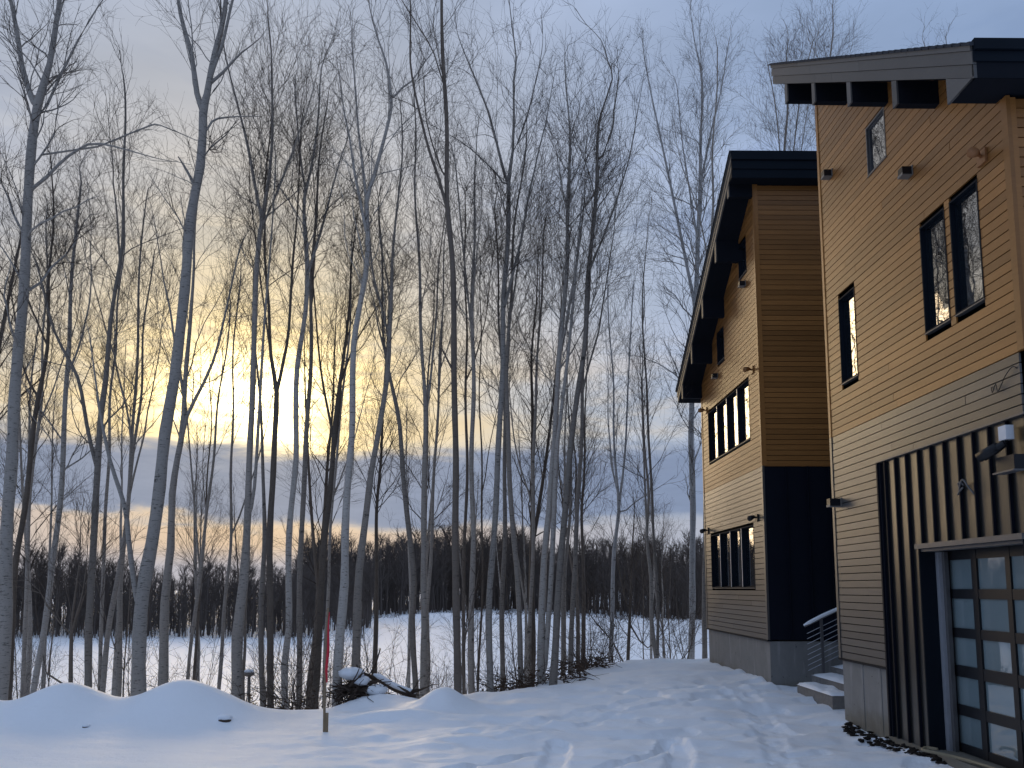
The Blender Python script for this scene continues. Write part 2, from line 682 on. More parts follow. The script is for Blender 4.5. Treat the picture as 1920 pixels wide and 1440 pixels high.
def ground_z(X, Y, fine=True):
    X = np.asarray(X, dtype=float)
    Y = np.asarray(Y, dtype=float)
    ye = np.interp(X, EDGE_X, EDGE_Y)
    z = 0.20 * sstep(Y, 10.5, 16.5) * sstep(X, -1.0, 3.5)
    d = np.maximum(Y - ye, 0)
    z = z + 0.0
    z = z * (1 - sstep(d, 0, 6)) - 3.05 * (1 - np.exp(-(d / 8.5) ** 1.25))
    # ploughed bank on the left
    ridge = np.exp(-((Y - 12.6) / 0.72) ** 2) * sstep(X, -3.1, -4.3)
    z = z + ridge * 0.22
    for cx, cy, h, sx_, sy_ in [(-6.72, 12.6, 0.34, 0.62, 0.75), (-4.92, 12.55, 0.38, 0.72, 0.78), (-8.9, 12.7, 0.34, 0.8, 0.8),
                                (-11.5, 12.7, 0.4, 1.2, 0.9), (-1.02, 13.7, 0.34, 0.42, 0.45), (-1.9, 12.5, 0.10, 0.75, 0.28),
                                (-2.35, 14.6, 0.22, 0.8, 0.6), (-0.7, 12.6, 0.07, 1.1, 0.35)]:
        z = z + h * np.exp(-(((X - cx) / sx_) ** 2 + ((Y - cy) / sy_) ** 2))
    # far berm at the end of the field
    z = z + 0.9 * np.exp(-((Y - 138 + 1.1 * np.maximum(X - 2, 0)) / 7.0) ** 2) * sstep(X, -26, -10)
    z = z + 0.25 * (vnoise(X * 0.06 + 40, Y * 0.06 + 9) - 0.5) * sstep(Y, 25, 60)
    if fine:
        near = 1 - sstep(Y, 24, 40)
        w = sstep(X, -4.0, -1.5) * 0.75 + 0.25
        z = z + near * w * (0.095 * (vnoise(X * 0.75 + 3, Y * 1.15 + 7) - 0.5) + 0.085 * (vnoise(X * 1.5 + Y * 0.5 + 11, Y * 3.1 + 2) - 0.5)
                            + 0.034 * (vnoise(X * 4.2 + 5, Y * 6.3 + 1) - 0.5))
        foot = vnoise(X * 2.3 + 60, Y * 3.2 + 30)
        z = z - near * 0.05 * sstep(foot, 0.66, 0.76) * sstep(X, 0.0, 2.4) * sstep(Y, 17, 15)
        for pts, wd, dp in RUTS:
            s = seg_dist(X, Y, pts)
            s = s + 0.03 * (vnoise(X * 9, Y * 9) - 0.5)
            z = z - dp * (1 - sstep(s, wd * 0.82, wd * 1.08)) + 0.10 * dp * np.exp(-((s - wd * 1.35) / 0.05) ** 2)
            if dp < 0.03:
                z = z + near * 0.04 * (vnoise(X * 11, Y * 11) - 0.45) * (1 - sstep(s, wd, wd * 2.2))
        # snow drifts a little up against the foundations
        z = z + 0.05 * np.exp(-np.abs(X - 4.95) / 0.25) * (Y > 15) * (Y < 20)
    return z


def axis(spans):
    out = []
    for a, b, st in spans:
        out += list(np.arange(a, b - 1e-6, st))
    out.append(spans[-1][1])
    return np.array(out)


gx = axis([(-700, -120, 40), (-120, -40, 8), (-40, -14, 1.0), (-14, -8, 0.14), (-8, -2.5, 0.07), (-2.5, 5.2, 0.045), (5.2, 7, 0.1),
           (7, 20, 0.8), (20, 60, 3), (60, 200, 10), (200, 720, 40)])
gy = axis([(-60, 0, 6), (0, 8, 0.5), (8, 12.5, 0.045), (12.5, 17, 0.07), (17, 24, 0.16), (24, 45, 1.0), (45, 200, 4), (200, 400, 20), (400, 1500, 110)])
GX, GY = np.meshgrid(gx, gy)
GZ = ground_z(GX, GY)
gi = np.arange(len(gy) - 1)[:, None] * len(gx) + np.arange(len(gx) - 1)[None, :]
GF = np.stack([gi, gi + 1, gi + len(gx) + 1, gi + len(gx)], axis=-1).reshape(-1, 4)
ground = obj('snow_ground', np.stack([GX, GY, GZ], axis=-1).reshape(-1, 3), GF, 'snow', None, True)
tag(ground, kind='structure')


def gz(x, y):
    return float(ground_z(np.array([x]), np.array([y]))[0])

# ------------------------------------------------------------------ the two houses
XW = 5.0          # both front walls stand in this plane, 5 m to the right of the camera
XE = 13.5
PITCHR = 0.657    # roof slope
EXPO = 0.1035     # siding exposure
rngb = random.Random(11)


def siding_x(house, y0, y1, zb, zt, openings, top=None, mat='cedar'):
    """lap boards on the wall x = XW between y0 and y1; openings (ya, yb, za, zb); top(y) the sloping limit"""
    n = int(round((zt - zb) / EXPO))
    ex = (zt - zb) / n
    for i in range(n):
        a = zb + i * ex
        b = a + ex - 0.0115
        spans = [(y0, y1)]
        for (ya, yb, za, zc) in openings:
            if za < b and zc > a:
                spans = [s for q in spans for s in ((q[0], min(q[1], ya)), (max(q[0], yb), q[1])) if s[1] - s[0] > 0.02]
        out = []
        for s in spans:
            if s[1] - s[0] > 2.2 and rngb.random() < 0.75:
                c = rngb.uniform(s[0] + 0.7, s[1] - 0.7)
                out += [(s[0], c - 0.0035), (c + 0.0035, s[1])]
            else:
                out.append(s)
        for (p, q) in out:
            pr = rngb.uniform(0, 0.003)
            if top is None or (top(p) > b and top(q) > b):
                box_obj('siding_board', mat, house, XW - pr, XW + 0.02, p, q, a, b)
                continue
            pts = []
            for (yy, zz) in ((p, a), (q, a), (q, b), (p, b)):
                pts.append((yy, zz))
            # clip the board by the sloping line z <= top(y)
            poly = []
            for k in range(4):
                (ya_, za_), (yb_, zb_) = pts[k], pts[(k + 1) % 4]
                ia, ib = za_ <= top(ya_), zb_ <= top(yb_)
                if ia:
                    poly.append((ya_, za_))
                if ia != ib:
                    fa, fb = top(ya_) - za_, top(yb_) - zb_
                    t = fa / (fa - fb)
                    poly.append((ya_ + (yb_ - ya_) * t, za_ + (zb_ - za_) * t))
            if len(poly) >= 3:
                MB().prism_x(poly, XW - pr, XW + 0.02).build('siding_board', mat, house)


def siding_y(house, yw, x0, x1, zb, zt, mat='cedar'):
    n = int(round((zt - zb) / EXPO))
    ex = (zt - zb) / n
    for i in range(n):
        a = zb + i * ex
        pr = rngb.uniform(0, 0.003)
        box_obj('siding_board', mat, house, x0, x1, yw - pr, yw + 0.02, a, a + ex - 0.0115)


def window(house, ya, yb, za, zb, cols=1, mat='navy_trim_shaded', recess=0.075):
    """a recessed window in the wall x = XW: lined opening, sill, panes and posts"""
    m = MB()
    t = 0.022
    m.box(XW - 0.006, XW + recess + 0.04, ya, ya + t, za, zb)
    m.box(XW - 0.006, XW + recess + 0.04, yb - t, yb, za, zb)
    m.box(XW - 0.006, XW + recess + 0.04, ya + t, yb - t, zb - t, zb)
    m.box(XW - 0.004, XW + recess + 0.04, ya + t, yb - t, za, za + t)
    w = m.build('window', mat, house)
    box_obj('sill', 'steel', w, XW - 0.014, XW + 0.05, ya - 0.004, yb + 0.004, za - 0.014, za - 0.001)
    step = (yb - ya) / cols
    for i in range(cols):
        a, b = ya + i * step + (t if i == 0 else 0.022), ya + (i + 1) * step - (t if i == cols - 1 else 0.022)
        box_obj('pane', 'window_glass', w, XW + recess, XW + recess + 0.02, a + 0.02, b - 0.02, za + t + 0.02, zb - t - 0.02)
        f = MB()
        x0, x1 = XW + recess - 0.012, XW + recess + 0.03
        f.box(x0, x1, a, a + 0.02, za + t, zb - t).box(x0, x1, b - 0.02, b, za + t, zb - t)
        f.box(x0, x1, a + 0.02, b - 0.02, za + t, za + t + 0.02).box(x0, x1, a + 0.02, b - 0.02, zb - t - 0.02, zb - t)
        f.build('sash', mat, w)
        if i:
            box_obj('post', mat, w, XW - 0.003, XW + recess - 0.001, ya + i * step - 0.022, ya + i * step + 0.022, za + t, zb - t)
            box_obj('post_edge', 'aluminium', w, XW - 0.010, XW - 0.0035, ya + i * step - 0.018, ya + i * step + 0.018, za + t, zb - t)
    return w


def build_roof(house, y0, y1, soff, up, xr=4.5):
    """sloping slab from y0 to y1; soff(y) = underside; up = +1 when it climbs away from the camera"""
    th = 0.35
    m = MB().prism_x([(y0, soff(y0)), (y1, soff(y1)), (y1, soff(y1) + th - 0.02), (y0, soff(y0) + th - 0.02)], xr + 0.03, XE + 0.4)
    roof = m.build('roof', 'beam_black_shaded', house)
    # rake boards in three bands, each cut into lengths
    for (a, b, px) in ((0.0, 0.135, 0.000), (0.140, 0.275, 0.010), (0.279, 0.352, 0.024)):
        cuts = [y0] + sorted(rngb.uniform(y0 + 0.8, y1 - 0.8) for _ in range(2)) + [y1]
        if a == 0.0:
            cuts[-1 if up > 0 else -1] = y1 - 0.02
        for p, q in zip(cuts[:-1], cuts[1:]):
            q2 = q - 0.004
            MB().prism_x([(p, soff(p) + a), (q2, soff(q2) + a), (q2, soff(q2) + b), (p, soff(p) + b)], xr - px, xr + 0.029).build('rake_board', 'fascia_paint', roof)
    # overlapping shingle courses
    m = MB()
    n = 40
    L = (y1 - y0 + 0.06) / n
    for i in range(n):
        p = y0 - 0.03 + i * L
        q = p + L * 1.12
        za, zb = soff(p) + th, soff(q) + th
        lift = 0.022
        if up > 0:
            pl = [(p, za - 0.019), (q, zb - 0.019), (q, zb), (p, za + lift)]
        else:
            pl = [(p, za - 0.019), (q, zb - 0.019), (q, zb + lift), (p, za)]
        m.prism_x(pl, xr - 0.045, XE + 0.4)
    m.build('shingle_courses', 'shingle', roof)['kind'] = 'stuff'
    # thin old snow left on the shingles
    rg = np.random.RandomState(int(y0 * 10))
    bag = Bag()
    for i in range(26):
        cy = rg.uniform(y0 + 0.1, y1 - 0.1)
        cx = rg.uniform(xr + 0.05, xr + 4.5)
        rx, ry, hh = rg.uniform(0.1, 0.5), rg.uniform(0.08, 0.3), rg.uniform(0.02, 0.055)
        a = np.linspace(0, 2 * math.pi, 15)[:-1]
        rr = 1 + 0.25 * rg.randn(14)
        ring0 = np.stack([cx + rx * rr * np.cos(a), cy + ry * rr * np.sin(a)], -1)
        ring1 = np.stack([cx + 0.6 * rx * rr * np.cos(a), cy + 0.6 * ry * rr * np.sin(a)], -1)
        V = []
        for ring, h in ((ring0, 0.0), (ring1, hh)):
            for (px, py) in ring:
                py = min(max(py, y0), y1)
                px = max(px, xr - 0.02)
                V.append((px, py, soff(py) + th + 0.018 + h))
        V.append((cx, cy, soff(cy) + th + 0.02 + hh * 1.15))
        F = [(j, (j + 1) % 14, 14 + (j + 1) % 14, 14 + j) for j in range(14)] + [(14 + j, 14 + (j + 1) % 14, 28, 28) for j in range(14)]
        bag.add((np.array(V), np.array(F)))
    V, F = bag.arrays()
    F3 = np.concatenate([np.stack([F[:, 0], F[:, 1], F[:, 2]], 1), np.stack([F[:, 0], F[:, 2], F[:, 3]], 1)])
    F3 = F3[(F3[:, 1] != F3[:, 2]) & (F3[:, 0] != F3[:, 2])]
    obj('snow_patches', V, F3, 'snow', roof, True)['kind'] = 'stuff'
    return roof


def roof_beam(house, y, soff, depth, up, xr=4.53):
    """a lookout beam under the rake, level underside, pale plate painting in its sunlit end"""
    w = 0.10
    zb = soff(y) - depth
    ya, yb = y, y + w
    b = MB().prism_x([(ya, zb), (yb, zb), (yb, soff(yb) - 0.004), (ya, soff(ya) - 0.004)], xr, XW + 0.1).build('roof_beam', 'beam_black_shaded', house)
    MB().prism_x([(ya - 0.004, zb - 0.004), (yb + 0.004, zb - 0.004), (yb + 0.004, soff(yb) - 0.006), (ya - 0.004, soff(ya) - 0.006)], xr - 0.022, xr - 0.001).build('end_plate', 'fascia_paint', b)  # same board as the beam; the paler paint is sunset light on its end


# ---- near house
H1N, H1F = 7.44, 12.05
h1 = empty('house', (XW, H1N, 0), 'near tall house with garage door, cedar boards above and grey boards below', 'house', 'pair of houses')
soff1 = lambda y: 10.08 + PITCHR * (y - 12.03)
MB().prism_x([(H1N + 0.03, -0.6), (H1F - 0.03, -0.6), (H1F - 0.03, soff1(H1F) - 0.02), (H1N + 0.03, soff1(H1N) - 0.02)], XW + 0.47, XE).build('wall_core', 'wall_core', h1)
WIN1 = [(9.86, 10.40, 7.62, 8.32), (8.63, 9.17, 5.0, 6.31), (7.99, 8.53, 5.0, 6.31), (10.98, 11.53, 5.0, 6.29)]
siding_x(h1, H1N + 0.085, H1F - 0.075, 4.29, 10.12, WIN1, soff1, 'cedar')
siding_x(h1, H1N + 0.085, H1F - 0.075, 0.975, 4.29, [(H1N, 10.50, 0, 3.66)], None, 'grey_siding')
siding_y(h1, H1N, XW + 0.085, XE, 4.29, 6.86, 'cedar')
window(h1, *WIN1[0], mat='steel', recess=0.035)
window(h1, *WIN1[1], recess=0.06)
window(h1, *WIN1[2], recess=0.06)
window(h1, *WIN1[3])
box_obj('corner_board', 'cedar', h1, XW - 0.012, XW + 0.03, H1N - 0.012, H1N + 0.082, 4.292, 6.88)
box_obj('corner_board', 'cedar', h1, XW + 0.031, XW + 0.085, H1N - 0.011, H1N + 0.03, 4.292, 6.86)
box_obj('corner_board', 'cedar', h1, XW - 0.012, XW + 0.049, H1F - 0.072, H1F, 4.292, 10.06)
box_obj('corner_board', 'grey_siding', h1, XW - 0.012, XW + 0.049, H1F - 0.072, H1F, 0.975, 4.288)
box_obj('rear_wall', 'navy_metal', h1, XW + 0.05, XE, H1F - 0.028, H1F - 0.002, 0.9, 10.0)
box_obj('base_trim', 'navy_trim_shaded', h1, XW - 0.02, XW + 0.06, 10.50, H1F, 0.945, 0.973)
MB().box(XW + 0.035, XE, 10.46, H1F - 0.02, -0.6, 0.944).build('foundation', 'concrete', h1)
for yj in (10.82, 11.36):
    box_obj('form_joint', 'concrete', h1, XW + 0.028, XW + 0.0345, yj, yj + 0.03, -0.4, 0.93)
box_obj('foundation', 'concrete', h1, XW + 0.006, XW + 0.4, H1N, 10.459, -0.6, 0.115)
build_roof(h1, 7.13, 12.55, soff1, 1)
for y in (11.93, 10.87, 9.74, 8.59):
    roof_beam(h1, y, soff1, 0.285, 1)
# boxed eave on the camera's side
eave = MB().prism_x([(7.16, 6.90), (7.60, 6.90), (7.60, soff1(7.60) - 0.003), (7.16, soff1(7.16) - 0.003)], 4.53, XE + 0.4).build('eave_box', 'beam_black_shaded', h1)
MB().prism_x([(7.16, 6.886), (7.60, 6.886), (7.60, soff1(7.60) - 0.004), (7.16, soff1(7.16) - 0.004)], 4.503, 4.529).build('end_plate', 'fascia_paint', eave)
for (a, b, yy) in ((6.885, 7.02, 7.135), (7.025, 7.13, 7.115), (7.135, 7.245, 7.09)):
    box_obj('fascia_board', 'navy_trim_shaded', eave, 4.50, XE + 0.4, yy, 7.158, a, b)
box_obj('soffit', 'beam_black_shaded', eave, 4.52, XE, 7.16, H1N - 0.013, 6.886, 6.899)
# standing-seam panels round the garage door
MP0, MP1, MZ0, MZ1 = 7.44, 10.50, 0.115, 3.655
seams = [10.44, 10.31, 10.04, 9.76, 9.47, 9.185, 8.905, 8.62, 8.34, 8.06, 7.77, 7.46]
DY0, DY1, DZ1 = 7.66, 9.60, 2.47
for a, b in zip(seams[1:], seams[:-1]):
    if a < DY1 < b:
        MB().prism_x([(DY1 + 0.022, MZ0), (b - 0.001, MZ0), (b - 0.001, MZ1), (a + 0.001, MZ1), (a + 0.001, DZ1 + 0.06), (DY1 + 0.022, DZ1 + 0.06)], XW + 0.002, XW + 0.018).build('metal_panel', 'metal_panel', h1)
        continue
    box_obj('metal_panel', 'metal_panel', h1, XW + 0.002, XW + 0.018, a + 0.001, b - 0.001, DZ1 + 0.06 if b <= DY1 else MZ0, MZ1)
for s in seams:
    lo = DZ1 + 0.06 if DY0 - 0.25 <= s < DY1 else MZ0
    box_obj('standing_seam', 'navy_metal', h1, XW - 0.032, XW + 0.0015, s - 0.012, s + 0.008, lo, MZ1 - 0.005)  # seams coloured darker than their panels to carry the shade on their sides
box_obj('panel_cap', 'steel', h1, XW - 0.05, XW + 0.03, H1N, 10.505, MZ1 + 0.001, MZ1 + 0.022)
box_obj('panel_edge', 'navy_metal', h1, XW - 0.05, XW + 0.03, 10.465, 10.498, MZ0, MZ1)
# garage door
dr = MB()
dr.box(XW + 0.0, XW + 0.42, DY1 - 0.002, DY1 + 0.02, 0.10, DZ1 + 0.03)
dr.box(XW + 0.0, XW + 0.42, DY0 - 0.02, DY0 + 0.002, 0.10, DZ1 + 0.03)
dr.box(XW + 0.0, XW + 0.42, DY0 + 0.002, DY1 - 0.002, DZ1, DZ1 + 0.03)
door = dr.build('garage_door', 'navy_trim_shaded', h1)
box_obj('head_trim', 'steel', door, XW - 0.045, XW + 0.0, DY0 - 0.06, DY1 + 0.02, DZ1 + 0.0, DZ1 + 0.058)
box_obj('head_trim', 'steel', door, XW + 0.02, XW + 0.20, DY0 + 0.004, DY1 - 0.004, DZ1 - 0.035, DZ1 - 0.002)
box_obj('track', 'aluminium', door, XW + 0.19, XW + 0.23, DY1 - 0.075, DY1 - 0.004, 0.115, DZ1 - 0.04)
box_obj('track', 'steel', door, XW + 0.231, XW + 0.275, DY1 - 0.13, DY1 - 0.004, 0.115, DZ1 - 0.04)
box_obj('track', 'aluminium', door, XW + 0.19, XW + 0.23, DY0 + 0.004, DY0 + 0.05, 0.115, DZ1 - 0.04)
rows = [(1.99, 2.33), (1.54, 1.88), (1.11, 1.43), (0.66, 0.98), (0.22, 0.54)]
cols = [(9.05, 9.52), (8.43, 8.95), (7.85, 8.35)]
XD = XW + 0.30
ys = [DY1 - 0.005, 9.52, 9.05, 8.95, 8.43, 8.35, 7.85, DY0 + 0.005]
for k in range(0, 8, 2):
    box_obj('stile', 'black_paint', door, XD - 0.004, XD + 0.05, ys[k + 1], ys[k], 0.125, 2.44)
zs = [0.125, 0.22, 0.54, 0.66, 0.98, 1.11, 1.43, 1.54, 1.88, 1.99, 2.33, 2.44]
for k in range(0, 12, 2):
    for (a, b) in cols:
        box_obj('rail', 'black_paint', door, XD, XD + 0.046, a, b, zs[k], zs[k + 1])
for (a, b) in cols:
    for (c, d) in rows:
        box_obj('pane', 'door_glass', door, XD + 0.02, XD + 0.03, a - 0.004, b + 0.004, c - 0.004, d + 0.004)
box_obj('threshold', 'concrete', h1, XW + 0.02, XW + 0.6, DY0, DY1, -0.3, 0.112)

# ---- far house
H2N, H2F = 15.27, 19.85
h2 = empty('house', (XW, H2N, 0), 'far house standing behind, its dark roof falling away towards the trees', 'house', 'pair of houses')
soff2 = lambda y: 10.10 - PITCHR * (y - 15.25)
MB().prism_x([(H2N + 0.03, -0.6), (H2F - 0.03, -0.6), (H2F - 0.03, soff2(H2F) - 0.02), (H2N + 0.03, soff2(H2N) - 0.02)], XW + 0.2, XE).build('wall_core', 'wall_core', h2)
WIN2 = [(15.95, 19.22, 5.03, 6.27), (15.94, 19.28, 2.01, 3.27), (15.84, 16.37, 8.53, 9.22), (17.65, 18.24, 7.22, 7.94)]
siding_x(h2, H2N + 0.075, H2F - 0.075, 4.36, 10.14, [WIN2[0], WIN2[2], WIN2[3]], soff2, 'cedar')
siding_x(h2, H2N + 0.075, H2F - 0.075, 1.03, 4.36, [WIN2[1]], None, 'grey_siding')
siding_y(h2, H2N, XW + 0.085, XE, 4.36, 10.07, 'cedar')
window(h2, *WIN2[0], cols=4)
window(h2, *WIN2[1], cols=4)
window(h2, *WIN2[2])
window(h2, *WIN2[3])
box_obj('corner_board', 'cedar', h2, XW - 0.012, XW + 0.03, H2N - 0.012, H2N + 0.072, 4.362, 10.08)
box_obj('corner_board', 'cedar', h2, XW + 0.031, XW + 0.085, H2N - 0.011, H2N + 0.03, 4.362, 10.08)
box_obj('corner_board', 'grey_siding', h2, XW - 0.012, XW + 0.03, H2N - 0.012, H2N + 0.072, 1.03, 4.358)
box_obj('corner_board', 'cedar', h2, XW - 0.012, XW + 0.049, H2F - 0.072, H2F, 4.362, 7.05)
box_obj('corner_board', 'grey_siding', h2, XW - 0.012, XW + 0.049, H2F - 0.072, H2F, 1.03, 4.358)
xs = np.arange(XW + 0.031, XE, 0.42)
for a in xs:
    box_obj('metal_panel', 'navy_metal', h2, a, a + 0.405, H2N - 0.004, H2N + 0.015, 1.03, 4.345)
    box_obj('standing_seam', 'navy_metal', h2, a + 0.406, a + 0.419, H2N - 0.03, H2N + 0.015, 1.03, 4.345)
box_obj('panel_cap', 'cedar', h2, XW + 0.031, XE, H2N - 0.02, H2N + 0.02, 4.346, 4.359)
box_obj('rear_wall', 'navy_metal', h2, XW + 0.05, XE, H2F - 0.028, H2F - 0.002, 1.0, 6.95)
box_obj('base_trim', 'navy_trim_shaded', h2, XW - 0.02, XW + 0.06, H2N, H2F, 1.0, 1.028)
MB().box(XW + 0.03, XE, H2N + 0.02, H2F - 0.02, -3.0, 0.999).build('foundation', 'concrete', h2)
build_roof(h2, 15.0, 20.31, soff2, -1)
roof_beam(h2, 15.28, soff2, 0.25, -1)
for y in (16.33, 17.55, 18.68):
    roof_beam(h2, y, soff2, 0.47, -1)
roof_beam(h2, 19.76, soff2, 0.36, -1)
eave = MB().prism_x([(15.03, 10.10), (15.26, 10.10), (15.26, soff2(15.26) + 0.0), (15.03, soff2(15.03) - 0.003)], 4.505, XE + 0.4).build('eave_box', 'navy_trim_shaded', h2)
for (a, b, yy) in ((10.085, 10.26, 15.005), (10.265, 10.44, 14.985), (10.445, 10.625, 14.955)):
    box_obj('fascia_board', 'navy_trim_shaded', eave, 4.50, XE + 0.4, yy, 15.028, a, b)
box_obj('soffit', 'beam_black_shaded', eave, 4.52, XE, 15.03, H2N - 0.013, 10.085, 10.099)

# ---- wall lamps, brackets, camera and cables hung on the walls


def wall_lamp(y, z, label, w=0.11, d=0.13, h=0.10, name='wall_lamp', group='square lamps and hoods on the house walls'):
    o = empty(name, (XW, y, z), label, 'lamp', group)
    box_obj('back_plate', 'lamp_grey', o, XW - 0.014, XW - 0.0045, y - w * 0.62, y + w * 0.62, z - h * 0.62, z + h * 0.62)
    MB().prism_x([(y - w / 2, z - h / 2), (y + w / 2, z - h / 2), (y + w / 2, z + h / 2), (y - w / 2, z + h / 2)], XW - d, XW - 0.0145).build('housing', 'black_paint', o)
    m = MB()
    m.box(XW - d - 0.006, XW - d - 0.0005, y - w / 2 - 0.006, y + w / 2 + 0.006, z - h / 2 - 0.012, z - h / 2 + 0.02)
    m.box(XW - d, XW - 0.02, y - w / 2 - 0.004, y + w / 2 + 0.004, z - h / 2 - 0.012, z - h / 2 - 0.001)
    m.build('rim', 'lamp_grey', o)
    return o


wall_lamp(11.58, 8.30, 'small black box lamp high at the left corner of the near house')
wall_lamp(9.30, 7.09, 'black box lamp on near house between the top window and the window pair')
wall_lamp(11.80, 3.27, 'black box lamp on grey boards at the left corner of the near house', 0.12, 0.17, 0.11)
wall_lamp(15.98, 8.28, 'black box lamp under the topmost window of the far house')
wall_lamp(18.29, 6.95, 'black box lamp above the cedar window band of the far house')


def floodlight(y, z, label, mat):
    o = empty('floodlight', (XW, y, z), label, 'lamp', 'floodlights on the house walls')
    box_obj('junction_plate', mat, o, XW - 0.03, XW - 0.0045, y - 0.075, y + 0.075, z - 0.075, z + 0.075)
    m = MB().tube([(XW - 0.03, y, z + 0.01), (XW - 0.09, y - 0.05, z + 0.01)], 0.018, 8)
    m.build('arm', mat, o)
    h = MB().tube([(XW - 0.08, y - 0.03, z + 0.02), (XW - 0.13, y - 0.075, z + 0.005), (XW - 0.20, y - 0.14, z - 0.025)], [0.028, 0.042, 0.055], 12).build('lamp_head', mat, o, True)
    return o


floodlight(7.86, 6.47, 'rusty brown floodlight above the window pair near the roof end', 'brass')
floodlight(15.66, 6.36, 'brown bracket lamp at the upper right corner of the cedar window band', 'cedar')
floodlight(19.36, 6.36, 'brown bracket lamp at the far upper corner of the cedar window band', 'cedar')
floodlight(15.68, 3.38, 'black floodlight at the near upper corner of the lower window band', 'black_paint')
floodlight(19.50, 3.40, 'black floodlight at the far upper corner of the lower window band', 'black_paint')

sc_ = empty('security_camera', (XW, 7.62, 3.45), 'dark bullet security camera under a white box above the garage door', 'camera')
box_obj('mount_box', 'white_plastic', sc_, XW - 0.13, XW - 0.0505, 7.60, 7.72, 3.44, 3.58)
MB().tube([(XW - 0.09, 7.66, 3.44), (XW - 0.09, 7.67, 3.40), (XW - 0.12, 7.72, 3.385)], 0.018, 8).build('arm', 'black_paint', sc_, True)
MB().tube([(XW - 0.11, 7.66, 3.41), (XW - 0.15, 7.74, 3.36), (XW - 0.21, 7.85, 3.30)], [0.036, 0.042, 0.042], 12).build('barrel', 'black_paint', sc_, True)
MB().tube([(XW - 0.145, 7.72, 3.385), (XW - 0.24, 7.885, 3.30)], [0.05, 0.05], 10).build('sun_shield', 'black_paint', sc_, True)
wl = empty('wall_lamp', (XW, 7.62, 3.2), 'long black box lamp directly below the security camera', 'lamp')
box_obj('housing', 'black_paint', wl, XW - 0.16, XW - 0.0505, 7.46, 7.74, 3.13, 3.27)
box_obj('rim', 'steel', wl, XW - 0.175, XW - 0.06, 7.455, 7.78, 3.112, 3.128)


def cable(name, pts, r, mat, label, cat='cable'):
    P = spline(pts, 0.03)
    return tag(MB().tube(P, r, 5).build(name, mat, None, True), label, cat)


cable('cable', [(XW - 0.004, 7.98, 4.05), (XW - 0.03, 7.93, 3.98), (XW - 0.02, 7.88, 4.06), (XW - 0.03, 7.84, 3.97), (XW - 0.02, 7.78, 4.04), (XW - 0.03, 7.70, 4.10), (XW - 0.02, 7.60, 4.16), (XW - 0.004, 7.56, 4.13)],
      0.005, 'black_paint', 'loose black cable on grey boards above the security camera')
cable('cable', [(XW - 0.02, 8.62, 3.05), (XW - 0.07, 8.56, 3.14), (XW - 0.06, 8.48, 3.10), (XW - 0.09, 8.53, 3.03), (XW - 0.06, 8.59, 3.02), (XW - 0.08, 8.47, 3.16), (XW - 0.05, 8.40, 3.06), (XW - 0.02, 8.36, 2.99)],
      0.011, 'steel', 'short coiled grey cable hanging on the metal panels above the garage door')
cable('garden_hose', [(4.96, 9.35, 0.17), (4.88, 9.44, 0.17), (4.80, 9.38, 0.16), (4.86, 9.22, 0.16), (4.97, 9.05, 0.15), (5.03, 8.75, 0.15), (5.06, 8.3, 0.15), (5.02, 7.7, 0.15)],
      0.018, 'hose_rubber', 'pale hose looped on the ground at the foot of the garage door', 'hose')
P = np.array([(4.98, 9.9, 0.14), (4.86, 9.5, 0.12), (4.88, 8.9, 0.12), (4.95, 8.2, 0.12)])

# ---- entrance steps with railing between the houses
st = empty('entrance_steps', (5.6, 13.8, 0), 'snowy stone steps rising to the right between the two houses', 'steps')
for i, (xa, z1, ya, yb) in enumerate([(5.27, 0.28, 13.05, 14.6), (5.60, 0.43, 13.0, 14.75), (5.98, 0.58, 13.0, 14.8)]):
    s_ = box_obj('step', 'stone_step', st, xa, 7.6, ya, yb, -0.3 + 0.02 * i, z1)
for i, (xa, z1, ya, yb, xb) in enumerate([(5.27, 0.28, 13.05, 14.6, 5.60), (5.60, 0.43, 13.0, 14.75, 5.98), (5.98, 0.58, 13.0, 14.8, 7.5)]):
    nx, ny = 10, 26
    U, Vv = np.meshgrid(np.linspace(0, 1, nx), np.linspace(0, 1, ny))
    hh = 0.045 * np.clip(np.minimum(np.minimum(U, 1 - U * 0.0) * 5, np.minimum(Vv, 1 - Vv) * 9), 0, 1) ** 0.5
    hh = hh + 0.05 * (vnoise(U * 3 + i * 7, Vv * 6) - 0.4) * (hh > 0.02)
    PX_ = xa - 0.015 + U * (xb - xa + 0.02)
    PY_ = ya - 0.01 + Vv * (yb - ya + 0.02)
    V = np.stack([PX_, PY_, z1 + 0.003 + np.maximum(hh, 0)], -1).reshape(-1, 3)
    g = np.arange(ny - 1)[:, None] * nx + np.arange(nx - 1)[None, :]
    F = np.stack([g, g + 1, g + nx + 1, g + nx], -1).reshape(-1, 4)
    obj('snow_cover', V, F, 'snow', st, True)
rl = empty('stair_railing', (5.45, 14.62, 0.3), 'cable railing with snow along its top rail beside the entrance steps', 'railing')
yr = 14.62
zt_ = lambda x: 1.325 + (x - 5.47) * 0.47
for xx in (5.76, 6.35):
    box_obj('post', 'steel', rl, xx - 0.022, xx + 0.022, yr - 0.022, yr + 0.022, 0.35, zt_(xx) - 0.02)
MB().tube([(5.45, yr, zt_(5.45)), (6.9, yr, zt_(6.9))], 0.022, 8).build('top_rail', 'steel', rl, True)
P = np.array([(x, yr, zt_(x) + 0.026 + 0.006 * math.sin(9 * x)) for x in np.linspace(5.44, 6.9, 16)])
MB().tube(P, [0.018] + [0.034] * 14 + [0.018], 8).build('rail_snow', 'snow', rl, True)
for k in range(8):
    dz = 0.15 + k * 0.094
    MB().tube([(5.49, yr, zt_(5.49) - dz), (6.9, yr, zt_(6.9) - dz)], 0.006, 5).build('cable', 'aluminium', rl, True)

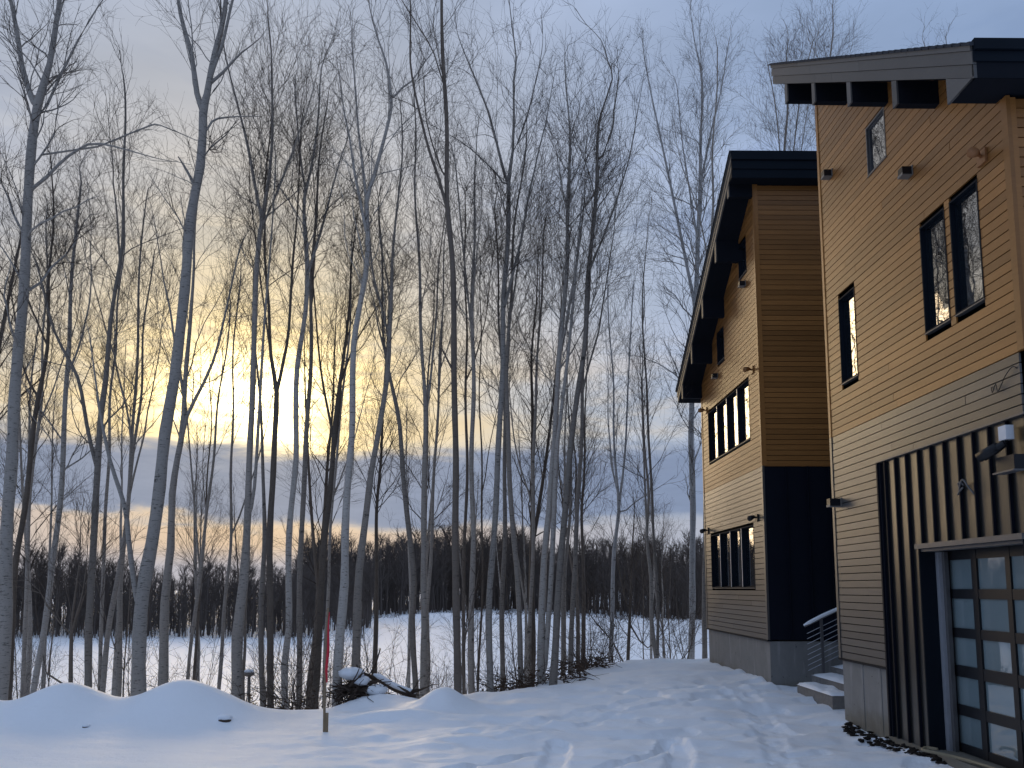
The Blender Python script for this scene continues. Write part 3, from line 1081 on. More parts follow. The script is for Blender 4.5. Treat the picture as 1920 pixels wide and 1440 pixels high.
# ------------------------------------------------------------------ trees
TRI = [0]


def crown_from(rng, axes, zstart, spread, dens, bag, fine=1.0, limbs=None):
    """limbs, branches and twigs on the given axes [(P, R)]"""
    for (P, R) in axes:
        L = np.linalg.norm(np.diff(P, axis=0), axis=1)
        cum = np.concatenate([[0], np.cumsum(L)])
        z = P[:, 2]
        ztop = z.max()
        # candidate places along the axis above zstart
        tot = cum[-1]
        n = int(tot * dens * 1.7)
        s = np.sort(rng.uniform(0, tot, n))
        st = np.stack([np.interp(s, cum, P[:, k]) for k in range(3)], -1)
        rr = np.interp(s, cum, R)
        dd = np.stack([np.interp(s, cum, np.gradient(P[:, k], cum + np.arange(len(cum)) * 1e-6)) for k in range(3)], -1)
        dd = norm(dd)
        dd = np.where(dd[:, 2:3] < -0.2, -dd, dd)
        h = (st[:, 2] - zstart) / max(ztop - zstart, 0.5)
        keep = (h > 0) & (rng.uniform(0, 1, n) < 0.25 + 0.85 * np.clip(h * 1.6, 0, 1))
        st, rr, dd, h = st[keep], rr[keep], dd[keep], h[keep]
        m = len(st)
        if m == 0:
            continue
        u, v = perp(dd)
        phi = (np.arange(m) * 2.4 + rng.uniform(0, 1.2, m))[:, None]
        an = rng.uniform(0.30, 0.78, m)[:, None] * (1.15 - 0.35 * h[:, None])
        di = dd * np.cos(an) + (u * np.cos(phi) + v * np.sin(phi)) * np.sin(an)
        ln = spread * (0.6 + 2.4 * np.clip(1 - h, 0, 1) ** 0.8 * np.clip(h * 4 + 0.35, 0, 1)) * rng.uniform(0.55, 1.25, m)
        r0 = np.clip(rr * rng.uniform(0.2, 0.38, m), 0.006, 0.03)
        P1, R1 = stems(rng, st, di, ln, r0, 7, 0.15, 0.075, 0.2)
        (limbs or bag).add(chains(P1, R1, 4))
        per = np.maximum(2, (ln * 3.8 * fine).astype(int))
        s2, d2, i2, t2, r2 = sprout(rng, P1, R1, per, 0.18, 1.0, 0.3, 0.75, 0.12)
        l2 = (0.25 + ln[i2] * 0.48 * (1.05 - t2)) * rng.uniform(0.6, 1.3, len(i2))
        P2, R2 = stems(rng, s2, d2, l2, np.clip(r2 * 0.55, 0.0033, 0.010), 4, 0.22, 0.05, 0.4)
        bag.add(chains(P2, R2, 3))
        per = np.maximum(2, (l2 * 6.2 * fine).astype(int))
        s3, d3, i3, t3, r3 = sprout(rng, P2, R2, per, 0.15, 1.0, 0.3, 0.8, 0.06)
        l3 = (0.16 + l2[i3] * 0.45) * rng.uniform(0.5, 1.3, len(i3))
        P3, R3 = stems(rng, s3, d3, l3, np.clip(r3 * 0.6, 0.0022, 0.0038), 3, 0.24, 0.02, 0.6)
        bag.add(chains(P3, R3, 3))
        # a few short twigs on the limb itself
    return bag


def axis_world(path, Y, rng, toground):
    P = []
    if path[0][2] < 8 and len(path) >= 3 and abs(path[0][1] - path[1][1]) > 12:
        # let the tip run out into a thin wavering leader
        (x0, y0, w0), (x1, y1, w1) = path[0], path[1]
        k = math.hypot(x0 - x1, y0 - y1)
        ux, uy = (x0 - x1) / k, (y0 - y1) / k
        step = 0.35 * 1500 / Y
        n1, n2 = rng.normal(0, 0.16, 2)
        path = [(x0 + (ux + n1 + n2) * 2 * step, y0 + uy * 2 * step, 0.5), (x0 + (ux + n1) * step, y0 + uy * step, w0 * 0.5)] + list(path)
    for (x, y, w) in path:
        p = at(x, y, Y)
        P.append([p[0], p[1], p[2], w * Y / 1500.0 * 0.40])
    P = np.array(P)
    if toground:
        x, y = P[-1, 0], P[-1, 1]
        z = gz(x, y) - 0.35
        if P[-1, 2] > z:
            dx = (P[-1, :2] - P[-2, :2]) / max(P[-2, 2] - P[-1, 2], 0.3)
            nx, ny = P[-1, :2] + dx * 0.3 * (P[-1, 2] - z)
            P = np.vstack([P, [nx, ny, z, P[-1, 3] * 1.12]])
        else:
            P[-1, 2] = min(P[-1, 2], z)
    return P


def plant_tree(name, label, bark_mat, Y, path, forks=(), zy=900, spread=1.0, dens=2.4, seed=0, twig='twig', group=None, drift=0.35, fine=1.0, leaders=2):
    rng = np.random.RandomState(seed + 1000)
    A = axis_world(path, Y, rng, True)
    ph = rng.uniform(0, 6, 2)
    zz = A[:, 2]
    lean = rng.uniform(-drift, drift)
    zb = zz.min()
    A[:, 1] += lean * np.clip((zz - zb) / 12, 0, 2) ** 1.4
    S = spline(A[::-1], 0.35)
    hf = np.clip((S[:, 2] - zb) / max(S[-1, 2] - zb, 1) - 0.45, 0, 1)[:, None] * 2
    wob = np.stack([np.sin(S[:, 2] * 1.9 + ph[0]), np.cos(S[:, 2] * 2.3 + ph[1])], -1) * (0.012 + 0.025 * hf)
    wob = wob + np.stack([np.sin(S[:, 2] * 0.8 + ph[1]), np.cos(S[:, 2] * 0.9 + ph[0])], -1) * 0.04 * hf
    S[:, :2] += wob
    S[:, 3] = np.maximum(S[:, 3], 0.006) * (1 + 0.05 * np.sin(S[:, 2] * 5.1 + ph[0]))
    base = S[0, :3].copy()
    root = empty(name, (base[0], base[1], base[2]), label, 'tree', group)
    tb = Bag()
    V, F = tube(S[:, :3], S[:, 3], 12)
    nse = 1 + 0.06 * (vnoise(V[:, 2] * 3.0 + seed, np.arange(len(V)) % 12 * 0.9) - 0.5)
    ctr = np.repeat(S[:, :3], 12, axis=0)
    V = ctr + (V - ctr) * nse[:, None]
    tb.add((V, F))
    axes = [(S[:, :3], S[:, 3])]
    for fk in forks:
        Bk = axis_world(fk, Y, rng, False)
        Bk[:, 1] += lean * np.clip((Bk[:, 2] - zb) / 12, 0, 2) ** 1.4
        dep = rng.uniform(-0.5, 0.5)
        n = len(Bk)
        Bk[:, 1] += dep * (np.arange(n)[::-1] / max(n - 1, 1)) ** 1.2
        q = spline(Bk[::-1], 0.3)
        q[:, 3] = np.maximum(q[:, 3], 0.005)
        # root the fork on the trunk it leaves
        k = np.argmin(np.linalg.norm(S[:, :3] - q[0, :3], axis=1))
        q[0, :3] = S[k, :3] * 0.8 + q[0, :3] * 0.2
        tb.add(tube(q[:, :3], q[:, 3], 8))
        axes.append((q[:, :3], q[:, 3]))
    # secondary leaders that leave at a narrow angle and climb beside the trunk
    ztop = S[-1, 2]
    for _ in range(leaders):
        fr = rng.uniform(0.42, 0.78)
        k = int(np.argmin(np.abs(S[:, 2] - (zb + fr * (ztop - zb)))))
        if k < 2 or S[k, 3] < 0.012:
            continue
        dd = norm(S[min(k + 2, len(S) - 1), :3] - S[k, :3])
        phi = rng.uniform(0, 6.28)
        dd = norm(dd + np.array([math.cos(phi), 0.7 * math.sin(phi), 0]) * rng.uniform(0.2, 0.38))
        ln_ = (ztop - S[k, 2]) * rng.uniform(0.65, 0.95)
        Pq, Rq = stems(rng, S[k, :3][None], dd[None], np.array([ln_]), np.array([S[k, 3] * rng.uniform(0.5, 0.75)]), 11, 0.06, 0.06, 0.12)
        q = spline(np.c_[Pq[0], Rq[0]], 0.3)
        q[:, 3] = np.maximum(q[:, 3], 0.004)
        tb.add(tube(q[:, :3], q[:, 3], 7))
        axes.append((q[:, :3], q[:, 3]))
    cb = Bag()
    zstart = at(path[0][0], zy, Y)[2]
    crown_from(rng, axes, zstart, spread, dens, cb, fine, tb)
    V, F = tb.arrays()
    TRI[0] += 2 * len(F)
    obj('trunk', V, F, bark_mat, root, True)
    if cb.V:
        V, F = cb.arrays()
        TRI[0] += 2 * len(F)
        obj('crown', V, F, twig, root, False)['kind'] = 'stuff'
    return root


T = [
 # name, label, bark, distance, path (top to foot: photo bearing x, y, width), forks, first-limb y, spread, density
 ('birch_tree', 'thick pale birch at the left picture edge, forking high up into a wide V', 'bark_pale', 14.5,
  [(100,-200,4),(92,-60,9),(90,0,12),(78,100,14),(58,180,20),(46,280,21),(38,467,22),(25,693,24),(18,813,25),(12,950,26),(10,1093,26),(3,1300,28)],
  [[(-30,-120,6),(3,20,11),(20,103,13),(40,160,15),(55,188,17)], [(170,-5,3),(133,57,5),(90,147,6),(60,213,8)], [(300,300,2),(187,267,5),(143,273,6),(100,300,7),(50,350,9)], [(363,263,2),(300,233,3),(273,230,4),(200,255,4),(146,272,5)]], 760, 1.0, 2.0),
 ('dark_tree', 'dark leaning tree with a black trunk just right of the leftmost birch', 'bark_dark', 17,
  [(118,330,3),(112,480,5),(100,620,7),(80,747,10),(68,830,11),(50,960,12),(33,1060,13),(24,1180,14),(16,1300,15)], [[(40,560,3),(55,690,4),(78,750,6)]], 950, 1.1, 2.6),
 ('grey_tree', 'slim grey tree crossing the dark leaning tree at the left edge', 'bark_grey', 19,
  [(100,420,3),(92,640,5),(76,800,7),(57,960,8.5),(53,1093,9),(43,1295,10)], [], 950, 1.0, 2.4),
 ('birch_tree', 'slim pale birch leaning right, rising behind the left snow hump', 'bark_pale', 17,
  [(140,330,4),(136,400,6),(122,600,9),(116,700,10),(115,813,11),(107,947,12),(93,1093,13),(63,1295,13)], [], 900, 1.1, 2.6),
 ('crooked_tree', 'small crooked dark tree with bent limbs above the left snow hump', 'bark_dark', 16,
  [(150,1000,2),(142,1090,4),(138,1150,6),(133,1285,10)], [[(88,1135,2),(110,1165,3),(135,1190,4)], [(95,1200,3),(92,1240,4),(88,1290,5)], [(165,1090,2),(150,1140,3),(139,1170,4)]], 1230, 0.9, 3.0),
 ('grey_tree', 'straight grey tree in the dip between the two big snow humps, limb bowing left', 'bark_grey', 16,
  [(240,180,4),(240,333,6),(232,500,8),(207,680,11),(193,780,13),(188,880,14),(177,1010,15),(168,1193,16),(165,1300,17)], [[(95,520,4),(120,633,6),(157,713,8),(170,800,9),(184,880,10)]], 900, 1.15, 2.6),
 ('grey_tree', 'thin grey tree close behind the straight tree between the snow humps', 'bark_grey', 22,
  [(225,420,3),(210,640,5),(200,870,7),(192,1060,8),(186,1310,9)], [], 900, 1.2, 2.4),
 ('grey_tree', 'grey tree curving right, foot at the bottom of the dip between snow humps', 'bark_grey', 18,
  [(270,380,3),(258,640,6),(245,860,8),(232,1020,9.5),(220,1093,11),(200,1193,12),(193,1305,12)], [], 900, 1.1, 2.4),
 ('grey_tree', 'upright grey tree just left of the big leaning birch', 'bark_grey', 19,
  [(290,500,3),(262,760,6),(236,990,10),(227,1093,12),(222,1310,13)], [], 900, 1.1, 2.4),
 ('birch_tree', 'largest leaning birch with mossy foot and snapped stub, forked at the top', 'bark_pale', 14,
  [(424,-200,5),(414,-60,9),(410,0,12),(393,117,15),(385,165,16),(376,200,20),(367,300,21),(353,400,22),(345,500,23),(333,613,24),(323,713,25),(307,813,26),(297,913,27),(282,1020,28),(267,1110,30),(262,1193,30),(259,1300,34)],
  [[(305,-100,6),(323,0,10),(347,83,12),(360,160,14),(374,197,15)], [(447,87,4),(425,108,6),(394,140,8)], [(475,195,2),(440,200,3),(400,208,5),(382,224,6)], [(348,312,3),(352,322,6),(362,345,8)],
   [(160,640,3),(180,770,6),(200,860,9),(230,950,11),(238,1010,12),(248,1080,13),(260,1150,14)]], 520, 0.95, 1.5),
 ('birch_tree', 'mottled grey birch directly right of the big leaning birch', 'bark_grey', 15.5,
  [(372,360,4),(365,500,6),(355,580,8),(347,780,12),(333,860,14),(323,927,15),(321,1027,17),(310,1127,19),(305,1290,23)], [[(450,470,4),(430,560,5),(400,680,7),(352,780,9),(343,830,10)]], 850, 1.1, 2.4),
 ('grey_tree', 'slender forked tree behind the second snow hump', 'bark_grey', 21,
  [(425,560,3),(412,700,4),(397,860,6),(383,993,7),(373,1077,8),(350,1285,8)], [[(340,720,3),(353,860,4),(372,1060,5)]], 900, 1.1, 2.4),
 ('dark_tree', 'thin dark stem next to the slender forked tree', 'bark_dark', 22,
  [(395,700,2),(385,950,4),(377,1077,6),(362,1285,7)], [], 980, 1.0, 2.4),
 ('grey_tree', 'thin straight grey tree left of the thick trunk below the sun', 'bark_grey', 20,
  [(450,520,3),(440,700,4),(435,860,6),(432,1027,7),(423,1127,8),(410,1290,9)], [], 930, 1.1, 2.4),
 ('grey_tree', 'thick grey tree standing right below the setting sun', 'bark_grey', 15,
  [(498,20,3),(503,83,4),(510,200,6),(503,283,7),(487,400,10),(480,480,12),(473,647,13),(470,780,14),(465,913,15),(460,1010,18),(456,1093,22),(446,1193,25),(443,1310,27)],
  [[(410,60,3),(417,100,4),(443,200,5),(460,267,7),(485,400,8)], [(520,300,3),(512,440,4),(497,613,6),(490,713,7),(477,913,8),(464,975,9)]], 640, 1.15, 2.4),
 ('grey_tree', 'bent grey stem leaning against the dark forked trunk right of the sun', 'bark_grey', 16.2,
  [(470,500,3),(480,700,5),(492,900,8),(495,1000,10),(490,1100,12),(488,1160,12),(494,1335,14)], [], 850, 1.0, 2.0),
 ('dark_tree', 'dark trunk splitting into a narrow Y in front of the sun glow', 'bark_dark', 15.5,
  [(500,200,3),(496,400,5),(493,480,6),(503,580,7),(507,663,8),(517,735,12),(513,813,13),(510,913,14),(506,1000,15),(505,1160,15),(509,1340,16)], [[(556,200,3),(550,380,4),(543,480,6),(537,613,7),(530,667,8),(517,738,9)]], 700, 1.1, 2.4),
 ('birch_tree', 'smooth pale birch swaying gently, second trunk left of the red marker', 'bark_pale', 16,
  [(600,120,3),(590,230,5),(583,310,6),(573,360,8),(571,400,9),(573,480,11),(570,580,11),(556,690,12),(553,780,13),(553,860,13),(543,993,14),(540,1093,15),(540,1180,15),(534,1250,16),(537,1350,17)], [[(548,150,3),(560,290,5),(573,365,6)]], 620, 1.1, 2.3),
 ('grey_tree', 'straight grey tree beside the swaying birch, left of the red marker', 'bark_grey', 17,
  [(612,200,3),(600,340,5),(590,480,7),(583,647,9),(580,747,10),(573,870,12),(567,960,12),(563,1093,13),(560,1335,14)], [], 800, 1.1, 2.3),
 ('dark_tree', 'dark brown leaning trunk immediately behind the red marker stake', 'bark_dark', 16.5,
  [(665,420,3),(650,600,6),(628,790,10),(622,860,12),(610,993,13),(605,1070,14),(597,1193,15),(590,1335,17)], [[(585,520,3),(600,690,5),(624,820,7)]], 900, 1.2, 2.4),
 ('grey_tree', 'thin mottled tree rising out of line with the red marker stake', 'bark_grey', 20,
  [(668,480,3),(650,700,5),(633,860,6),(620,1027,7),(607,1320,9)], [], 900, 1.1, 2.4),
 ('birch_tree', 'stout pale birch right of the red marker, next to the snowy brush heap', 'bark_pale', 15,
  [(690,-10,3),(708,50,4),(723,100,6),(730,170,8),(727,210,8),(700,317,10),(684,370,12),(683,480,12),(662,647,14),(657,813,15),(653,880,16),(647,1000,18),(644,1093,20),(637,1193,22),(632,1335,24)],
  [[(655,60,3),(668,230,5),(674,280,6),(684,372,8)], [(795,90,3),(770,130,4),(750,147,5),(729,175,6)]], 620, 1.1, 2.2),
 ('grey_tree', 'broad grey tree leaning right behind the snowy brush heap', 'bark_grey', 15.8,
  [(752,220,3),(745,400,5),(738,500,7),(731,620,10),(727,713,12),(707,830,13),(695,890,14),(683,993,16),(672,1110,19),(664,1300,22)], [[(690,380,3),(700,513,5),(717,580,6),(730,640,7)]], 760, 1.1, 2.4),
 ('grey_tree', 'grey tree leaning left, left one of a close pair behind the fallen log', 'bark_grey', 17,
  [(712,420,3),(716,520,5),(724,640,6),(733,707,8),(750,797,10),(757,880,11),(767,993,12),(776,1093,13),(774,1160,13),(780,1305,14)], [], 800, 1.1, 2.4),
 ('grey_tree', 'straight grey tree, right one of a close pair behind the fallen log', 'bark_grey', 16.8,
  [(775,200,3),(783,400,5),(790,560,7),(797,747,9),(797,870,11),(795,993,12),(793,1093,13),(796,1180,14),(793,1305,15)], [], 800, 1.15, 2.4),
 ('grey_tree', 'slim grey tree leaning right beside the pair at the fallen log', 'bark_grey', 21,
  [(840,430,2.5),(828,640,4),(820,780,6),(814,900,7),(807,1060,8),(798,1200,8),(795,1300,9)], [], 900, 1.1, 2.4),
 ('dark_tree', 'tall dark straight trunk with few limbs behind the pointed snow mound', 'bark_dark', 15,
  [(820,-200,3),(826,-60,6),(828,0,7),(835,100,9),(837,233,10),(838,333,11),(841,400,12),(847,480,13),(852,647,14),(853,780,14),(854,900,15),(855,1027,16),(855,1160,17),(859,1305,18)],
  [[(800,600,2),(785,560,2),(830,660,4),(851,700,5)][2:], [(755,20,2),(790,70,3),(815,110,3),(836,180,4)], [(795,160,2),(800,230,3),(820,300,4),(838,345,5)]], 420, 1.0, 1.5),
 ('dark_tree', 'thin dark tree touching the right side of the tall dark trunk', 'bark_dark', 18,
  [(868,380,3),(872,620,5),(875,860,7),(870,1060,8),(868,1193,8),(871,1305,9)], [], 850, 1.1, 2.3),
 ('grey_tree', 'straight grey tree second to the right of the tall dark trunk', 'bark_grey', 17,
  [(895,300,3),(890,480,6),(888,580,8),(887,747,10),(885,880,11),(887,993,12),(885,1127,13),(883,1300,15)], [[(855,320,3),(870,480,4),(886,640,5)]], 780, 1.15, 2.4),
 ('dark_tree', 'very thin dark stem between the tall dark trunk and the twin birches', 'bark_dark', 22,
  [(900,520,2),(902,780,3.5),(904,950,4.5),(904,1130,5),(895,1295,6)], [], 900, 1.0, 2.2),
 ('birch_tree', 'smooth pale birch with a tall spreading top in the middle of the picture', 'bark_pale', 16.5,
  [(958,-30,2),(965,83,4),(958,133,5),(962,200,6),(963,267,7),(954,330,10),(953,400,11),(951,480,11.5),(944,580,12),(941,713,13),(934,860,13.5),(924,1027,14),(917,1160,15),(918,1290,16)],
  [[(862,60,2.5),(890,130,4),(917,200,5),(940,290,7),(953,340,8)], [(1016,90,2),(1005,140,3),(990,200,4),(963,275,5)], [(845,235,2),(880,260,3),(930,310,4),(950,345,5)]], 640, 1.0, 2.5),
 ('birch_tree', 'mottled birch leaning left across the central pale birch', 'bark_grey', 17.2,
  [(985,260,3),(965,420,5),(957,560,7),(952,680,9),(952,813,11),(955,900,11),(961,970,12),(968,1060,12),(973,1160,12),(978,1280,13)], [], 780, 1.1, 2.4),
 ('grey_tree', 'grey tree half hidden between the two crossing central birches', 'bark_grey', 18.5,
  [(930,380,3),(938,600,5),(946,800,8),(946,993,10),(942,1127,11),(942,1290,12)], [], 850, 1.1, 2.3),
 ('birch_tree', 'slim spotted birch standing free left of the paired thick trunks', 'bark_grey', 19,
  [(1025,420,3),(1012,620,5),(1003,760,7),(999,860,8),(1000,993,8.5),(995,1127,9),(992,1285,10)], [[(955,740,2.5),(968,850,3.5),(998,945,4.5)]], 850, 1.15, 2.5),
 ('birch_tree', 'thick pale double-stemmed birch above the brown brush pile', 'bark_pale', 17,
  [(1062,150,3),(1067,250,5),(1067,333,7),(1064,450,9),(1055,570,11),(1046,713,12),(1036,860,13),(1030,960,14),(1020,1050,16),(1015,1160,17),(1017,1290,20)], [[(1085,420,4),(1066,640,7),(1048,800,9),(1042,860,11),(1034,1060,12),(1028,1160,12),(1020,1275,12)]], 800, 1.35, 2.8),
 ('grey_tree', 'brownish leaning trunk touching the double-stemmed birch on its right', 'bark_grey', 16.5,
  [(1125,55,2),(1137,100,3),(1147,133,4),(1130,200,5),(1124,250,7),(1120,333,9),(1113,450,10),(1103,540,11),(1096,650,12),(1083,747,13),(1067,870,14),(1054,1027,15),(1044,1160,16),(1036,1295,19)], [[(1166,120,2.5),(1155,190,4),(1152,225,5),(1122,310,6)]], 720, 1.0, 2.2),
 ('birch_tree', 'pale spotted birch right of the brownish leaning trunk', 'bark_grey', 18.5,
  [(1120,330,3),(1108,520,5),(1094,700,8),(1090,830,9),(1083,960,10),(1074,1127,11),(1070,1280,12)], [], 800, 1.25, 2.6),
 ('grey_tree', 'thin stem squeezed between brownish trunk and spotted birch', 'bark_grey', 19,
  [(1066,650,2.5),(1058,950,5),(1055,1130,6),(1053,1280,7)], [], 900, 1.0, 2.0),
 ('birch_tree', 'lone pale Y-shaped birch on the open crest halfway to the house', 'bark_white', 22,
  [(1138,540,2.5),(1150,720,4),(1153,813,5),(1156,893,6),(1160,957,8),(1153,1027,9),(1148,1127,9.5),(1145,1260,10)], [[(1190,540,2.5),(1180,713,4),(1173,847,5),(1160,958,6)], [(1225,920,2),(1190,942,3),(1159,972,4)]], 930, 0.95, 2.6),
 ('grey_tree', 'slender straight pole-like tree on the crest nearest the far house but one', 'bark_grey', 21,
  [(1207,430,1.5),(1203,540,3),(1204,640,4),(1213,747,5),(1217,860,6),(1227,1027,6.5),(1232,1127,7),(1234,1260,7)], [], 950, 0.7, 1.8),
 ('birch_tree', 'tall white birch right beside the far house with plume-like tops', 'bark_white', 24,
  [(1300,20,2),(1318,120,4),(1322,230,6),(1317,340,10),(1312,450,11),(1304,600,12),(1298,760,13),(1299,900,14),(1300,1000,14),(1298,1120,15),(1297,1260,16)],
  [[(1211,70,2),(1220,133,3),(1240,233,5),(1257,317,6),(1273,400,7),(1306,570,9)], [(1375,60,2),(1360,150,3),(1340,230,4.5),(1317,340,6)], [(1275,140,2),(1285,260,3),(1311,440,5)]], 960, 1.15, 3.2),
 ('grey_tree', 'grey trunk partly hidden behind the far corner of the far house', 'bark_grey', 21.5,
  [(1350,100,3),(1340,400,6),(1330,700,9),(1324,950,11),(1322,1100,12),(1321,1260,13)], [], 900, 1.0, 2.2),
 ('dark_tree', 'short dark V-shaped tree with drooping limbs on the open crest', 'bark_dark', 22.5,
  [(1192,960,2),(1186,1060,4),(1181,1140,6),(1178,1255,9)], [[(1090,1130,1.5),(1120,1170,3),(1150,1205,3),(1168,1245,4)], [(1150,1010,2),(1165,1090,3),(1180,1150,5)], [(1240,1190,2),(1215,1215,3),(1183,1180,4)]], 1230, 1.0, 3.0),
 ('grey_tree', 'bare treetop showing above the roof of the far house', 'bark_grey', 30,
  [(1545,50,2),(1543,150,4),(1540,300,6),(1536,700,9),(1532,1240,12)], [], 420, 1.4, 3.0),
 ('grey_tree', 'bare treetop in the gap left of the near house roof', 'bark_grey', 27,
  [(1462,100,2),(1464,200,4),(1466,400,7),(1470,1240,11)], [[(1510,110,2),(1490,200,3),(1467,420,4)], [(1432,150,2),(1448,240,3),(1466,440,4)]], 430, 1.2, 2.8),
 ('grey_tree', 'treetop sprigs peeping over the near house roof', 'bark_grey', 24,
  [(1792,58,2),(1790,120,3),(1788,400,6),(1785,1200,10)], [[(1752,72,2),(1765,140,3),(1789,300,4)]], 200, 0.5, 2.0),
]
TREE_POS = []
for i, (nm, lab, bm_, Y, path, forks, zy, spread, dens) in enumerate(T):
    forks = [f for f in forks if len(f) >= 2]
    r_ = plant_tree(nm, lab, bm_, Y, path, forks, zy, spread, dens * 0.84, seed=i, twig='twig', leaders=1, group='bare trees of the grove')
    TREE_POS.append((r_.location.x, r_.location.y))


def copy_tree(src, loc, rz, sc, label=None, group=None):
    c = src.copy()
    COL.objects.link(c)
    c.location = loc
    c.rotation_euler = (0, 0, rz)
    c.scale = (sc, sc, sc)
    if label:
        c['label'] = label
    if group:
        c['group'] = group
    for ch in src.children:
        k = ch.copy()
        COL.objects.link(k)
        k.parent = c
    return c


def proto(name, label, cat, group, mat, h, r, nl, seed, x, y, spread=1.0, zfrac=0.35, fork=False, twig='twig'):
    """a free-standing tree of height h rooted at (x, y)"""
    rng = np.random.RandomState(seed)
    z = gz(x, y) - 0.15
    k = 9
    t = np.linspace(0, 1, k)
    w = np.cumsum(np.cumsum(rng.normal(0, 0.022, (k, 2)), axis=0) + rng.normal(0, 0.04, (k, 2)), axis=0) * (h / 10.0)
    P = np.stack([x + w[:, 0], y + w[:, 1], z + t * h, r * (1 - 0.9 * t)], -1)
    P[0, :2] = (x, y)
    S = spline(P, 0.4)
    root = empty(name, (x, y, z), label, cat, group)
    tb = Bag()
    tb.add(tube(S[:, :3], np.maximum(S[:, 3], 0.004), 7))
    axes = [(S[:, :3], S[:, 3])]
    if fork:
        q0 = S[len(S) // 3]
        dx = rng.uniform(-1, 1, 2)
        B = np.array([[*q0[:3], q0[3] * 0.8], [q0[0] + dx[0] * 0.5, q0[1] + dx[1] * 0.5, q0[2] + h * 0.2, q0[3] * 0.6],
                      [q0[0] + dx[0] * 0.9, q0[1] + dx[1] * 0.9, q0[2] + h * 0.42, q0[3] * 0.4], [q0[0] + dx[0] * 1.1, q0[1] + dx[1] * 1.1, q0[2] + h * 0.6, 0.006]])
        q = spline(B, 0.4)
        tb.add(tube(q[:, :3], q[:, 3], 6))
        axes.append((q[:, :3], q[:, 3]))
    V, F = tb.arrays()
    obj('trunk', V, F, mat, root, True)
    cb = Bag()
    crown_from(rng, axes, z + h * zfrac, spread, nl, cb, 1.0)
    V, F = cb.arrays()
    TRI[0] += 2 * len(F)
    obj('crown', V, F, twig, root, False)['kind'] = 'stuff'
    return root


rp = random.Random(77)
G1 = 'slender trees deeper in the grove'
L1 = 'slender bare tree standing further back among the birch trunks'
spots = []
while len(spots) < 21:
    Y = rp.uniform(20, 38)
    px = rp.uniform(-40, 1285)
    X = (px - 945) / 1500 * Y
    if all((X - a) ** 2 + (Y - b) ** 2 > 1.3 ** 2 for a, b in spots):
        spots.append((X, Y))
protos = []
for i, (X, Y) in enumerate(spots):
    if i < 6:
        protos.append(proto('slender_tree', L1, 'tree', G1, ['bark_grey', 'bark_grey', 'bark_dark'][i % 3], 10.5 + i * 0.7, 0.075 + 0.01 * (i % 3), 2.3, 300 + i, X, Y, 1.15, 0.33, i % 2 == 0))
    else:
        copy_tree(protos[i % 6], (X, Y, gz(X, Y) - 0.15), rp.uniform(0, 6.28), rp.uniform(0.8, 1.12))
# a few trees of the same grove stand just outside the left picture edge (they show in the window glass)
for i in range(9):
    X, Y = rp.uniform(-19, -11), rp.uniform(13, 22)
    X = min(X, -0.66 * Y - 0.6)
    copy_tree(protos[i % 6], (X, Y, gz(X, Y) - 0.15), rp.uniform(0, 6.28), rp.uniform(1.0, 1.3), 'slender bare tree standing outside the left picture edge', 'trees left of the picture')

# saplings and brushy shrubs on the slope behind the bank
G2 = 'thin saplings on the slope'
L2 = 'thin bare sapling on the slope behind the snow bank'
sap = []
n = 0
while n < 28:
    Y = rp.uniform(15.2, 30)
    px = rp.uniform(10, 1290)
    X = (px - 945) / 1500 * Y
    if Y < np.interp(X, EDGE_X, EDGE_Y) + 0.8:
        continue
    if n < 4:
        sap.append(proto('sapling', L2, 'sapling', G2, 'bark_dark', 3.4 + 0.5 * n, 0.022, 2.6, 400 + n, X, Y, 0.55, 0.2, n % 2 == 1))
    else:
        copy_tree(sap[n % 4], (X, Y, gz(X, Y) - 0.15), rp.uniform(0, 6.28), rp.uniform(0.75, 1.3))
    n += 1


def shrub(name, label, group, x, y, h, nst, seed):
    rng = np.random.RandomState(seed)
    z = gz(x, y) - 0.05
    root = empty(name, (x, y, z), label, 'shrub', group)
    st0 = np.array([x, y, z]) + np.c_[rng.normal(0, 0.12, (nst, 2)), np.zeros(nst)]
    di = norm(np.c_[rng.normal(0, 0.42, (nst, 2)), np.ones(nst)])
    P1, R1 = stems(rng, st0, di, rng.uniform(0.55, 1.1, nst) * h, rng.uniform(0.006, 0.013, nst), 6, 0.12, 0.02, 0.3)
    obj('stems', *chains(P1, R1, 5), 'bark_dark', root, True)
    s2, d2, i2, t2, r2 = sprout(rng, P1, R1, np.full(nst, 6), 0.2, 1, 0.35, 0.95, 0.0)
    P2, R2 = stems(rng, s2, d2, rng.uniform(0.15, 0.45, len(i2)) * h, np.clip(r2 * 0.6, 0.003, 0.006), 4, 0.16, 0.02, 0.5)
    b = Bag()
    b.add(chains(P2, R2, 3))
    s3, d3, i3, t3, r3 = sprout(rng, P2, R2, np.full(len(i2), 4), 0.2, 1, 0.35, 0.9, 0.0)
    P3, R3 = stems(rng, s3, d3, rng.uniform(0.06, 0.18, len(i3)) * h, np.full(len(i3), 0.003), 2, 0.16, 0.02, 0.6)
    b.add(chains(P3, R3, 3))
    V, F = b.arrays()
    obj('twigs', V, F, 'twig', root, False)['kind'] = 'stuff'
    return root


